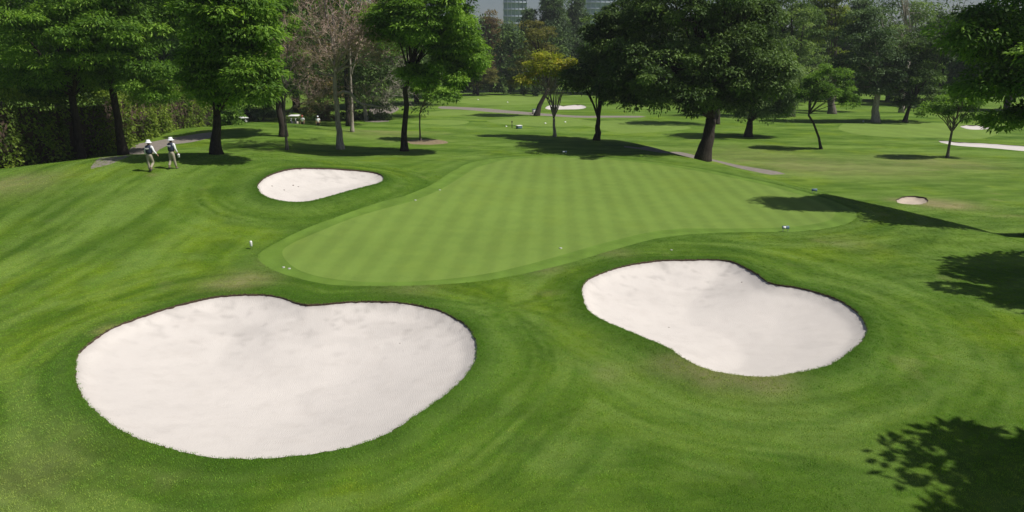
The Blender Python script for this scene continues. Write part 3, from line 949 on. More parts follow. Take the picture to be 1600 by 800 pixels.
def bare_tree(name, label, px, py, trunk_pts, tips, r0, bark, twigm, seed=0, levels=5, leaves=None, spread=0.55, seg=1.0, kids=3, group=None, rmin=0.012, limbs=()):
    """a leafless tree: trunk along pixel points, limbs to pixel tips, then forking twigs"""
    rs = np.random.RandomState(seed + 300)
    B = place(px, py)
    root = empty(name, B); tag(root, label, 'tree', group)
    P = np.array([at_y(a, b, B[1]) - B for a, b in trunk_pts]); P[0, 2] = -0.3
    T = np.linspace(0, len(P) - 1, len(P) * 4)
    P = np.stack([np.interp(T, np.arange(len(P)), P[:, k]) for k in range(3)], 1)
    P += rs.randn(*P.shape) * r0 * 0.07
    rad = r0 * (0.75 + 0.5 * np.exp(-np.maximum(P[:, 2], 0) / (r0 * 2)) - 0.35 * np.linspace(0, 1, len(P)))
    mb = MB(); mb.tube(P, rad, 12)
    tw = MB(); ends = []
    def grow(p, d, L, r, lev):
        n = 4
        q = [p]
        dd = d.copy()
        for k in range(n - 1):
            dd = dd + rs.randn(3) * 0.20 + np.array([0, 0, 0.03]); dd /= np.linalg.norm(dd)
            q.append(q[-1] + dd * L / (n - 1))
        q = np.array(q)
        (mb if r > 0.05 else tw).tube(q, np.linspace(r, r * 0.55, n), 6 if r > .05 else 3, cap=False)
        if lev == 0:
            ends.append(q[-1]); return
        for k in range(kids):
            d2 = dd + rs.randn(3) * spread; d2[2] += 0.12; d2 /= np.linalg.norm(d2)
            s = q[-1] if k < 2 else q[rs.randint(1, 3)]
            grow(s, d2, L * rs.uniform(.6, .85), max(r * rs.uniform(.5, .68), rmin * 0.55), lev - 1)
    for path, ra, rb in limbs:
        Q = np.array([at_y(a, b, B[1]) - B for a, b in path])
        Q = spline([tuple(q) for q in Q], 0.4, False)
        mb.tube(Q, np.linspace(ra, rb, len(Q)), 8)
        for k in range(3, len(Q), 3):
            d2 = np.array([rs.randn() * .6, rs.randn() * .6, rs.uniform(.2, 1)]); d2 /= np.linalg.norm(d2)
            grow(Q[k], d2, seg * rs.uniform(.6, 1), rb * .45, levels - 1)
    for (sx, sy, tx, ty, dy, rr) in tips:
        a = at_y(sx, sy, B[1]) - B; b = at_y(tx, ty, B[1] + dy) - B
        L = np.linalg.norm(b - a)
        w = wiggle(a, b, 8, 0.06 * L ** .5, rs, 0.03 * L)
        mb.tube(w, np.linspace(rr, rr * 0.45, 8), 7)
        d = (w[-1] - w[-3]); d /= np.linalg.norm(d)
        for k in range(3):
            d2 = d + rs.randn(3) * spread; d2 /= np.linalg.norm(d2)
            grow(w[-1] if k else w[5], d2, seg * rs.uniform(.8, 1.2), rr * 0.4, levels)
        for k in range(3):
            d2 = d + rs.randn(3) * 0.8; d2 /= np.linalg.norm(d2)
            grow(w[rs.randint(2, 7)], d2, seg * rs.uniform(.6, 1.0), rr * 0.3, levels - 1)
    mb.build('trunk', M[bark], root)
    tw.build('twigs', M[twigm], root, smooth=False)
    if leaves and ends:
        E = np.array(ends); E = E[rs.rand(len(E)) < leaves[1]]
        v, f, t = leaves_from(E, 0.22, 0.8, leaves[2], (0.2, 0.09), rs, 0.3)
        mesh_np('crown', v, f, M[leaves[0]], root, attrs={'tint': t})
    return root

# --- left group in front of the hedge
GT = 'leafy trees on the left slope'
tree('jacaranda_tree', 'broad green tree furthest left, forked trunk just beyond the slope crest', 125, 248, [(60, 20, 150, 115, -3), (170, 45, 90, 80, -4), (232, 125, 66, 42, -4), (40, 118, 90, 38, -3), (130, 118, 60, 34, 2), (75, 145, 60, 24, 1), (20, 150, 50, 26, 0)], 'leaf_bright', 'bark_dark', 0.42,
     fork=(128, 150), low=-.95, n_clump=260, clump=1.1, per=330, leaf=(0.29, 0.11), seed=1, limbs=15, flatz=.42)
tree('jacaranda_tree', 'dark trunked tree second from the left, beside the lit hedge', 193, 242, [(215, 0, 100, 80, -4), (150, 90, 60, 55, -3), (195, 125, 60, 32, 1), (250, 150, 45, 22, 2)], 'leaf_mid', 'bark_dark', 0.42, fork=(190, 120), low=-.9, n_clump=110, clump=1.1,
     per=300, leaf=(0.34, 0.13), seed=2, limbs=16, flatz=.45)
tree('jacaranda_tree', 'green tree with straight dark trunk right of the two walkers', 338, 241, [(360, 30, 92, 110, -2), (395, 125, 55, 48, -3), (312, 110, 42, 60, -2), (350, 150, 48, 26)], 'leaf_bright', 'bark_dark', 0.36, fork=(345, 180), low=-.95, n_clump=190,
     clump=0.95, per=330, leaf=(0.28, 0.105), seed=3, limbs=20, flatz=.42)
tree('jacaranda_tree', 'green tree behind the thin forked one, dark thick trunk near the carts', 443, 213, [(425, 40, 60, 105), (395, 155, 40, 22)], 'leaf_bright', 'bark_dark', 0.42, fork=(440, 150), n_clump=75, clump=1.1,
     per=300, leaf=(0.36, 0.14), seed=4, limbs=14, flatz=.45)
bare_tree('thin_tree', 'thin brown twiggy tree left of the pale dead tree', 448, 234, [(448, 234), (447, 205), (444, 170), (446, 135)],
          [(446, 175, 474, 160, .3, .07), (446, 135, 430, 90, 0, .1), (446, 140, 470, 95, .5, .1), (445, 150, 485, 115, -.6, .07), (445, 145, 450, 60, .5, .1)],
          0.17, 'bark_grey', 'twig', 1, 4, ('leaf_brown', .15, 4), seg=1.0, spread=.6,
          limbs=[([(449, 178), (458, 166), (470, 162), (474, 160)], .07, .04)])
bare_tree('dead_tree', 'tall pale trunked dead tree with brown bare twigs', 532, 233, [(532, 233), (530, 200), (526, 160), (523, 138), (524, 95)],
          [(524, 110, 480, 40, -1, .13), (524, 100, 520, 20, 1, .15), (524, 105, 560, 45, .5, .14), (524, 115, 585, 85, -.5, .12), (524, 120, 475, 105, 1, .1),
           (524, 100, 545, -20, -1, .13), (524, 110, 500, 70, -2, .1), (524, 108, 555, 70, 2, .11), (524, 95, 500, -25, 0.5, .12), (524, 112, 605, 60, 1, .09), (524, 105, 535, 55, -2, .1)],
          0.36, 'bark_pale', 'twig', 2, 4, ('leaf_brown', .16, 5), seg=1.3, spread=.6, rmin=.034,
          limbs=[([(528, 148), (536, 143), (548, 146), (557, 158), (567, 164), (582, 165), (600, 168), (618, 158)], .15, .05)])
bare_tree('dead_tree', 'fallen over pale branch tree with white bare twigs right of the dead trunk', 574, 188, [(574, 188), (570, 170), (567, 145), (570, 120)],
          [(568, 150, 610, 120, 0, .12), (568, 140, 595, 95, .5, .12), (569, 160, 625, 150, -.5, .12), (569, 155, 545, 130, 0, .12), (569, 150, 600, 160, -1, .1), (569, 125, 560, 80, 0, .1), (569, 140, 640, 110, 0.5, .1)],
          0.42, 'bark_pale', 'twig_pale', 3, 4, None, seg=1.5, spread=.6, rmin=0.018)
bare_tree('pale_snag', 'slim pale trunk just right of the dead tree', 550, 206, [(550, 206), (550, 170), (548, 120), (546, 60)],
          [(548, 120, 560, 80, 0, .08), (547, 90, 530, 50, 0, .08), (546, 60, 560, 10, 0, .08)], 0.22, 'bark_pale', 'twig', 4, 3, None, seg=1.4)
# curved pale limb of the dead tree
tree('broadleaf_tree', 'dark trunked tree behind the slim pale trunk', 546, 197, [(560, 30, 75, 100)], 'leaf_mid', 'bark_dark', 0.5, fork=(546, 110), n_clump=60, clump=1.4, per=230, leaf=(0.42, 0.18), seed=6)
tree('jacaranda_tree', 'large bright green tree with curving dark trunk left of the green', 632, 236, [(672, 20, 92, 85, -2), (715, 95, 62, 58, -2), (610, 40, 50, 45), (655, 118, 40, 30, -1)], 'leaf_bright', 'bark_dark', 0.34,
     trunk_pts=[(632, 236), (631, 210), (633, 185), (635, 165), (632, 140), (640, 120)], n_clump=220, clump=1.1, per=340, leaf=(0.31, 0.12), seed=7, limbs=22, flatz=.42, low=-.9)
tree('young_tree', 'small staked sapling growing in the brown mulch ring', 657, 219, [(690, 148, 36, 20), (665, 135, 26, 26)], 'leaf_bright', 'bark_grey', 0.11, fork=(657, 178), n_clump=34, clump=0.7, per=150,
     leaf=(0.32, 0.14), seed=8, limbs=8)
# --- middle group
tree('yellowing_tree', 'small tree with yellow and orange leaves behind the green', 866, 214, [(855, 105, 38, 35), (825, 125, 22, 16), (888, 115, 22, 28)], 'leaf_yellow', 'bark_pale', 0.2, fork=(865, 185), n_clump=60, clump=0.7,
     per=90, leaf=(0.3, 0.15), seed=10, limbs=18, rough=.5)
tree('broadleaf_tree', 'dark leaning tree behind the yellowing tree', 838, 181, [(835, 80, 45, 60), (800, 130, 14, 10)], 'leaf_olive', 'bark_dark', 0.5, trunk_pts=[(838, 181), (843, 165), (851, 150), (858, 138)], n_clump=50, clump=1.2, per=130,
     leaf=(0.4, 0.18), seed=11)
tree('broadleaf_tree', 'dark tree with slender forked trunk left of the biggest tree', 932, 219, [(935, 90, 50, 75), (905, 130, 35, 35), (965, 60, 50, 80)], 'leaf_dark', 'bark_dark', 0.34, fork=(934, 188), n_clump=105, clump=1.15, per=280,
     leaf=(0.34, 0.16), seed=12, limbs=22)
tree('ash_tree', 'biggest dark tree with thick flared trunk behind the green', 1098, 251, [(1075, 10, 135, 90, -3), (1030, 108, 110, 70, -5), (1130, 118, 80, 66, -5), (1005, 158, 42, 26, -4), (965, 125, 45, 50, -3), (1150, 145, 50, 42, -5), (1202, 118, 44, 46, -6.5), (1170, 50, 60, 70, -2), (1085, 152, 70, 42, -2)], 'leaf_dark', 'bark_dark', 0.72,
     fork=(1106, 185), n_clump=340, clump=1.2, per=330, leaf=(0.30, 0.15), seed=13, limbs=26, flatz=.6, low=-.95)
tree('willow_tree', 'grey green drooping tree behind and right of the biggest tree', 1169, 214, [(1190, 115, 66, 70), (1155, 170, 42, 26), (1225, 135, 44, 52), (1190, 170, 50, 24)], 'leaf_grey', 'bark_dark', 0.5, fork=(1170, 190), n_clump=170, clump=1.0, per=280,
     leaf=(0.3, 0.12), seed=14, low=-.95, flatz=.8, droop=.6)
tree('broadleaf_tree', 'dark tree trunk seen just behind the biggest trunk', 1119, 194, [(1110, 90, 60, 80)], 'leaf_mid', 'bark_dark', 0.5, fork=(1122, 150), n_clump=50, clump=1.4, per=200, leaf=(0.42, 0.2), seed=15)
tree('small_tree', 'small tree with slanting trunk right of the drooping grey tree', 1284, 233, [(1297, 135, 44, 42), (1262, 150, 22, 22), (1325, 160, 22, 20)], 'leaf_mid', 'bark_dark', 0.17,
     trunk_pts=[(1284, 233), (1280, 215), (1272, 192), (1265, 180)], n_clump=70, clump=0.65, per=230, leaf=(0.24, 0.10), seed=16, limbs=18)
tree('small_tree', 'small tree with leaning forked trunk at the far right fairway', 1480, 247, [(1495, 160, 46, 34), (1465, 172, 34, 22), (1525, 185, 28, 14)], 'leaf_mid', 'bark_grey', 0.17,
     trunk_pts=[(1480, 247), (1485, 225), (1490, 207)], n_clump=60, clump=0.65, per=170, leaf=(0.26, 0.11), seed=17, limbs=18)
tree('broadleaf_tree', 'thick pale trunk with dark crown beside the far right green', 1368, 191, [(1345, 80, 55, 90), (1385, 115, 50, 52), (1350, 140, 48, 26)], 'leaf_blue', 'bark_pale', 0.62, fork=(1366, 140), n_clump=90, clump=1.5, per=240,
     leaf=(0.45, 0.2), seed=18, limbs=16)
tree('eucalyptus_tree', 'tall gum tree with pale upright branches against the sky', 1408, 176, [(1410, -10, 40, 50), (1395, 60, 45, 30), (1440, 30, 26, 40)], 'leaf_grey', 'bark_pale', 0.5, fork=(1408, 95), n_clump=48, clump=1.5, per=90,
     leaf=(0.55, 0.16), seed=19, limbs=24, rough=.5, fill=.2)
tree('broadleaf_tree', 'dark low tree with leaning thin trunk behind the far right green', 1413, 191, [(1425, 125, 65, 55), (1450, 80, 50, 50), (1440, 160, 50, 22)], 'leaf_dark', 'bark_dark', 0.35,
     trunk_pts=[(1413, 191), (1420, 172), (1430, 155)], n_clump=90, clump=1.3, per=250, leaf=(0.4, 0.18), seed=20)
tree('maple_tree', 'yellow green topped tall tree behind the small slanting tree', 1300, 178, [(1300, 30, 42, 70), (1310, 100, 28, 40)], 'leaf_lime', 'bark_grey', 0.7, fork=(1300, 140), n_clump=75, clump=1.3, per=200,
     leaf=(0.42, 0.2), seed=21)
tree('broadleaf_tree', 'tall mid green tree directly above the drooping grey tree', 1235, 182, [(1225, 40, 60, 95), (1250, 110, 50, 50)], 'leaf_grey', 'bark_dark', 0.7, fork=(1235, 140), n_clump=100, clump=1.5, per=230,
     leaf=(0.42, 0.18), seed=22)
# --- overhanging tree off the right edge: its trunk stands outside the picture
tree('overhanging_tree', 'dark tree hanging into the picture from the right edge', 0, 0, [(1620, 60, 130, 90, 2), (1570, 130, 95, 60), (1600, 185, 70, 40), (1530, 50, 70, 60), (1720, 100, 150, 120, -3), (1700, -120, 150, 100)], 'leaf_mid', 'bark_dark', 0.6,
     base=(29.2, 37.2, float(hbase(29.2, 37.2))), n_clump=230, clump=1.05, per=290, leaf=(0.29, 0.13), seed=23, limbs=34, flatz=.5, depthk=.52)

# ------------------------------------------------------------------ crowns shared by the background trees
def proto_crown(mat, seed, R, n, clump, per, leaf, flatz=.55, low=-.95, droop=.25, fill=.25, tall=False):
    rs = np.random.RandomState(seed + 900)
    cc = clump_centers(np.array(R), int(n * 1.5), rs, low, fill)
    if tall:
        k = 1 - 0.55 * sstep((cc[:, 2] / R[2] + 1) / 2)
        cc[:, 0] *= k; cc[:, 1] *= k
    v, f, t = leaves_from(cc, clump, flatz, per, leaf, rs, droop)
    o = mesh_np('crown', v, f, M[mat], attrs={'tint': t}, link=False)
    mb = MB()
    h = R[2] * 1.0
    P = wiggle(np.array([0, 0, -h * 1.25]), np.array([0, 0, h * .6]), 12, .08, rs)
    mb.tube(P, np.linspace(R[0] * .085, .05, 12), 8)
    for i in rs.choice(len(cc), min(12, len(cc)), replace=False):
        s = P[rs.randint(4, 9)]; mb.tube(wiggle(s, cc[i], 6, .08, rs, .2), np.linspace(R[0] * .035, .03, 6), 5)
    t = mb.build('trunk', M['bark_dark'])
    tm = t.data; COL.objects.unlink(t)
    return o.data, tm, R
PC = {
 'mid': [proto_crown('leaf_mid', k, (5, 5, 5.5), 75, 1.25, 260, (0.42, 0.19)) for k in range(2)],
 'dark': [proto_crown('leaf_dark', k + 5, (5, 5, 5.5), 75, 1.25, 260, (0.42, 0.19)) for k in range(2)],
 'blue': [proto_crown('leaf_blue', k + 10, (3.6, 3.6, 7), 85, 1.05, 230, (0.42, 0.15), flatz=.8, tall=True) for k in range(2)],
 'olive': [proto_crown('leaf_olive', 15, (5, 5, 4), 55, 1.2, 220, (0.42, 0.19))],
 'brown': [proto_crown('leaf_brown', 16, (4, 4, 5.5), 60, 1.1, 200, (0.42, 0.14), tall=True)],
}
def far_tree(label, px, py, cx, cy, rw, rh, kind, seed, group='trees standing in the background'):
    B = place(px, py)
    rs = np.random.RandomState(seed)
    cm, tm, R = PC[kind][seed % len(PC[kind])]
    C = at_y(cx, cy, B[1]) - B; k = B[1] / ray(cx, cy)[1] / FPX
    root = empty('background_tree', B, 0)
    tag(root, label, 'tree', group)
    sx, sz = rw * k / (R[0] + .5), rh * k / (R[2] + .5)
    rz = rs.uniform(0, 6.28)
    a = bpy.data.objects.new('crown', cm); COL.objects.link(a); a.parent = root; a.location = C; a.scale = (sx, sx, sz); a.rotation_euler = (0, 0, rz)
    # trunk mesh reaches from the ground to the crown
    b = bpy.data.objects.new('trunk', tm); COL.objects.link(b); b.parent = root
    s2 = max((C[2] + 0.3) / (R[2] * 1.25), .3)
    b.location = (C[0] * .5, 0, s2 * R[2] * 1.25 - 0.3); b.scale = (sx, sx, s2); b.rotation_euler = (0, 0, rz)
    return root

BG = [
 # behind the hedge, left
 (5, 208, -10, 60, 95, 120, 'dark', 'behind the hedge at the far left edge'),
 (85, 203, 85, 50, 95, 115, 'mid', 'behind the hedge above the leftmost trunk'),
 (170, 200, 165, 90, 85, 90, 'dark', 'behind the hedge between the two leftmost trunks'),
 (250, 196, 250, 30, 90, 100, 'mid', 'high behind the lit hedge over the walkers'),
 (245, 193, 262, 105, 70, 62, 'dark', 'low behind the lit hedge right of the second trunk'),
 (315, 192, 320, 110, 60, 85, 'dark', 'behind the straight trunk beyond the walkers'),
 (300, 186, 300, 20, 70, 80, 'dark', 'tall, behind the straight trunk beyond the walkers'),
 (385, 184, 382, 95, 72, 88, 'dark', 'behind the dark cart on the left'),
 (440, 180, 435, 100, 55, 76, 'mid', 'behind the thin twiggy tree'),
 (455, 176, 460, 20, 85, 90, 'dark', 'tall, behind the white roofed cart'),
 (495, 175, 500, 115, 48, 60, 'brown', 'brown tree behind the dead tree'),
 (540, 170, 545, 105, 55, 66, 'dark', 'behind the dead tree and the slim pale trunk'),
 (600, 166, 600, 80, 70, 85, 'dark', 'behind the bare white twigs'),
 (650, 163, 650, 105, 60, 60, 'dark', 'behind the large bright green tree'),
 (700, 152, 700, 80, 60, 68, 'mid', 'pale trunked, behind the right of the bright green tree'),
 (745, 149, 748, 118, 32, 22, 'olive', 'low olive coloured tree left of the pale cart path'),
 (765, 144, 768, 78, 36, 62, 'brown', 'brownish tree in front of the left tower'),
 (800, 144, 795, 85, 32, 62, 'blue', 'slim dark tree below the left tower'),
 (828, 142, 826, 75, 32, 66, 'blue', 'slim bluish tree right of the left tower'),
 (868, 142, 865, 55, 40, 92, 'blue', 'tallest bluish tree between the two towers'),
 (905, 142, 900, 68, 36, 78, 'blue', 'bluish tree left of the right tower'),
 (945, 145, 940, 90, 45, 58, 'mid', 'tree below the right tower'),
 (1000, 148, 1000, 60, 55, 90, 'dark', 'behind the left side of the biggest tree'),
 (1060, 150, 1060, 85, 60, 70, 'dark', 'behind the middle of the biggest tree'),
 (1140, 152, 1140, 60, 65, 95, 'mid', 'behind the right side of the biggest tree'),
 (1200, 150, 1200, 90, 50, 66, 'dark', 'behind the drooping grey tree'),
 (1255, 158, 1255, 90, 50, 72, 'dark', 'low, between the drooping grey tree and the small slanting tree'),
 (1285, 150, 1285, 80, 55, 75, 'mid', 'behind the small slanting tree'),
 (1335, 155, 1335, 75, 45, 82, 'blue', 'left of the thick pale trunk'),
 (1390, 158, 1390, 108, 50, 52, 'dark', 'low behind the gum tree'),
 (1455, 160, 1450, 105, 50, 55, 'mid', 'behind the low dark tree at right'),
 (1470, 165, 1475, 60, 40, 45, 'dark', 'tall, right of the gum tree'),
 (1520, 168, 1520, 85, 55, 85, 'dark', 'behind the leaning forked tree'),
 (1580, 172, 1580, 90, 65, 85, 'dark', 'behind the overhanging tree at the right edge'),
]
for i, (px, py, cx, cy, rw, rh, kd, lab) in enumerate(BG):
    far_tree(('background tree ' + lab) if kd != 'olive' and 'tree' not in lab else lab, px, py, cx, cy, rw, rh, kd, i)
# the closed far edge of the course: a wood that reads as one mass
def wood(name, label, x0, x1, step, ya, yb, hfun, mat, seed, n_leaf, leaf, nclump=46):
    rs = np.random.RandomState(seed)
    Vs = []; Fs = []; Ts = []; nv = 0
    px = x0
    while px < x1:
        P = place(px, rs.uniform(ya, yb)); k = P[1] / ray(px, (ya + yb) / 2)[1] / FPX
        hh = hfun(px, rs) * k
        cc = clump_centers(np.array([hh * .30, hh * .30, hh * .5]), nclump, rs, -1, .2, .3)
        v, f, t = leaves_from(cc, hh * .105, .7, n_leaf // nclump, (leaf * k, leaf * .45 * k), rs, .25)
        v = v + P + np.array([0, rs.uniform(0, 10), hh * .5])
        Vs.append(v); Fs.append(f + nv); nv += len(v); Ts.append(t)
        px += step * rs.uniform(.7, 1.3)
    o = mesh_np(name, np.concatenate(Vs), np.concatenate(Fs), M[mat], attrs={'tint': np.concatenate(Ts)})
    tag(o, label, 'wood', kind='stuff')
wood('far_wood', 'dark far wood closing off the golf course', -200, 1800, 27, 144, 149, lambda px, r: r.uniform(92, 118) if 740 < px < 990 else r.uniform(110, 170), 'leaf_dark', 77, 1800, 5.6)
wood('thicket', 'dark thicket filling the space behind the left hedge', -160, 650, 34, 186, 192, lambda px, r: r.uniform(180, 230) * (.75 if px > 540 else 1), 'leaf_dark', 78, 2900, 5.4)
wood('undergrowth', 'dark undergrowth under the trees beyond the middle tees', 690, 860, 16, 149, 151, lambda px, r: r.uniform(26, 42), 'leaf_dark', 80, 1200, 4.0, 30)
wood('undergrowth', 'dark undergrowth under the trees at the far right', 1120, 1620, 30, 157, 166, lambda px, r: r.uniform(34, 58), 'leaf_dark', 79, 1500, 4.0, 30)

# trees outside the picture that cast the shadows on the right
def caster(label, cx, cy, cz, r, rz, seed):
    h = float(hbase(cx, cy))
    rs = np.random.RandomState(seed)
    root = empty('shade_tree', (cx, cy, h)); tag(root, label, 'tree', 'trees outside the right edge')
    cc = clump_centers(np.array([r, r, rz]), 240, rs, -.9, .1, .4) + np.array([0, 0, cz])
    v, f, t = leaves_from(cc, 1.15, .7, 175, (0.42, 0.24), rs)
    mesh_np('crown', v, f, M['leaf_mid'], root, attrs={'tint': t})
    mb = MB(); P = wiggle(np.array([0, 0, -.3]), np.array([0, 0, cz]), 9, .05, rs); mb.tube(P, np.linspace(.35, .12, 9), 10)
    for i in rs.choice(len(cc), 12, replace=False):
        mb.tube(wiggle(P[rs.randint(4, 8)], cc[i], 6, .08, rs, .2), np.linspace(.12, .02, 6), 5)
    mb.build('trunk', M['bark_dark'], root)
caster('tree outside the frame whose shadow lies in the bottom right corner', 17.2, 7.5, 8.5, 5.4, 3.4, 1)
caster('tree outside the frame whose shadow lies at the right edge', 28.0, 22.8, 9.0, 5.2, 3.5, 2)

# ------------------------------------------------------------------ hedge of climbing leaves
def hedge(label, pts, h, thick, mat, per_m2, leaf, seed, name='hedge', cat='hedge'):
    rs = np.random.RandomState(seed)
    root = empty(name, (pts[0][0], pts[0][1], float(hbase(*pts[0])))); tag(root, label, cat)
    o = np.array(root.location)
    V = []; 
    for a, b in zip(pts[:-1], pts[1:]):
        a = np.array(a); b = np.array(b); L = np.linalg.norm(b - a); d = (b - a) / L; n = np.array([d[1], -d[0]])
        N = int(L * h * per_m2)
        s = rs.uniform(0, L, N); zz = rs.uniform(0, 1, N); side = rs.choice([-1, 1], N, p=[.2, .8])
        bul = fbm(s * .5 + 3 * seed, zz * 3, 71, 3)
        hh = h * (0.62 + 0.75 * fbm(s * .35, s * 0, 72, 3))
        off = side * thick * (0.5 + 1.5 * (bul - .5)) * (1 - 0.45 * zz ** 3) + rs.uniform(-.2, .2, N)
        top = rs.rand(N) < .15
        off[top] = rs.uniform(-thick / 2, thick / 2, top.sum()); zz[top] = 1
        p = a[None] + d[None] * s[:, None] + n[None] * off[:, None]
        z = hbase(p[:, 0], p[:, 1]) + zz * hh
        V.append(np.concatenate([p, z[:, None]], 1))
    C = np.concatenate(V) - o
    tc = np.clip(fbm(C[:, 0] * .8 + C[:, 1] * .8, C[:, 2] * 1.3, 73, 3) * 1.6 - .35, 0, 1)
    v, f, t = leaves_from(C, .16, 1, 2, leaf, rs, .6, .3, tintc=tc)
    mesh_np('foliage', v, f, M[mat], root, attrs={'tint': t})
    # woody core the climbers grow on
    mb = MB()
    for a, b in zip(pts[:-1], pts[1:]):
        a = np.array(a); b = np.array(b); L = np.linalg.norm(b - a)
        m = (a + b) / 2; z = float(hbase(*m))
        mb.box(np.array([m[0], m[1], z + h * .38]) - o, (L + .05, thick * .45, h * .8), (0, 0, math.atan2(b[1] - a[1], b[0] - a[0])))
    mb.build('woody_core', M['soil'], root, False)
    return root
hedge('tall leafy hedge wall behind the two walkers', [(-40.5, 30), (-37.5, 44), (-36.5, 54), (-36.5, 64), (-37.5, 74), (-38.5, 90)], 5.2, 1.6, 'leaf_hedge', 42, (0.26, 0.17), 3)
def shrub(label, px, py, rw, rh, mat, seed, name='shrub'):
    rs = np.random.RandomState(seed); B = place(px, py); k = B[1] / ray(px, py)[1] / FPX
    root = empty(name, B); tag(root, label, 'shrub', 'shrubs under the trees')
    cc = clump_centers(np.array([rw * k, rw * k * .6, rh * k]), 40, rs, -.1, .3)
    v, f, t = leaves_from(cc, 0.55, .7, 120, (0.26, 0.12), rs)
    mesh_np('foliage', v, f, M[mat], root, attrs={'tint': t})
    mb = MB()
    for i in range(8): mb.tube(wiggle(np.array([0, 0, -.1]), cc[i], 5, .05, rs), np.linspace(.05, .015, 5), 5)
    mb.build('stems', M['bark_dark'], root)
for a in [('low dark ground cover bush beside the bare white twigs', 560, 186, 48, 13, 'leaf_dark', 1), ('rounded dark bush at the right end of the planting bed', 592, 187, 26, 12, 'leaf_dark', 2),
          ('brownish shrub behind the second far person', 510, 188, 22, 26, 'leaf_brown', 3), ('olive shrub between the cart and the dead tree', 485, 180, 24, 34, 'leaf_olive', 4),
          ('tall dark shrub left of the parked carts', 360, 195, 24, 36, 'leaf_mid', 5), ('dark shrub behind the left cart', 410, 188, 26, 40, 'leaf_dark', 6)]:
    shrub(*a)

# ------------------------------------------------------------------ people
M['skin'] = plain('skin', (0.33, 0.19, 0.13), .6, var=.08)
M['white_cloth'] = plain('white_cloth', (0.78, 0.79, 0.82), .85, var=.05)
M['navy_cloth'] = plain('navy_cloth', (0.025, 0.035, 0.065), .8, var=.15)
M['khaki_cloth'] = plain('khaki_cloth', (0.36, 0.32, 0.25), .85, var=.1)
M['black_cloth'] = plain('black_cloth', (0.015, 0.015, 0.018), .8)
M['shoe'] = plain('shoe', (0.10, 0.09, 0.085), .6)
M['white_plastic'] = plain('white_plastic', (0.75, 0.75, 0.73), .35, var=.04)
M['white_paint'] = plain('white_paint', (0.8, 0.8, 0.8), .5, var=.04)
M['blue_board'] = plain('blue_board', (0.10, 0.17, 0.24), .5, var=.1)
M['black_plastic'] = plain('black_plastic', (0.02, 0.02, 0.022), .4)
M['cart_body'] = plain('cart_body', (0.03, 0.03, 0.035), .25)
M['rubber'] = plain('rubber', (0.02, 0.02, 0.02), .8)
M['steel'] = plain('steel', (0.5, 0.5, 0.52), .3, metal=.9)
M['red_cap'] = plain('red_cap', (0.45, 0.10, 0.09), .7)
M['bag_cloth'] = plain('bag_cloth', (0.05, 0.055, 0.07), .7)
M['disc'] = plain('disc', (0.38, 0.40, 0.34), .6, var=.2)
M['beige_seat'] = plain('beige_seat', (0.5, 0.45, 0.36), .6)

def skin_mesh(name, chains, mat, parent, sub=2):
    """chains: list of lists of (point, radius); first point of a later chain joins the nearest existing vertex"""
    V = []; R = []; E = []
    for ch in chains:
        prev = None
        for k, (p, r) in enumerate(ch):
            p = Vector(p)
            idx = None
            if k == 0 and V:
                for i, q in enumerate(V):
                    if (q - p).length < 1e-4: idx = i
            if idx is None:
                V.append(p); R.append(r); idx = len(V) - 1
            if prev is not None: E.append((prev, idx))
            prev = idx
    me = bpy.data.meshes.new(name); me.from_pydata([tuple(v) for v in V], E, []); me.update()
    o = bpy.data.objects.new(name, me); COL.objects.link(o)
    m = o.modifiers.new('skin', 'SKIN'); m.use_smooth_shade = True
    sv_ = me.skin_vertices[0].data
    for i, r in enumerate(R):
        rr = r if isinstance(r, tuple) else (r, r)
        sv_[i].radius = rr; sv_[i].use_root = (i == 0)
    s = o.modifiers.new('sub', 'SUBSURF'); s.levels = sub; s.render_levels = sub
    dg = bpy.context.evaluated_depsgraph_get()
    ev = o.evaluated_get(dg); nm = bpy.data.meshes.new_from_object(ev)
    bpy.data.objects.remove(o)
    nm.name = name; nm.materials.clear(); nm.materials.append(mat)
    for p in nm.polygons: p.use_smooth = True
    o = bpy.data.objects.new(name, nm); COL.objects.link(o); o.parent = parent
    return o

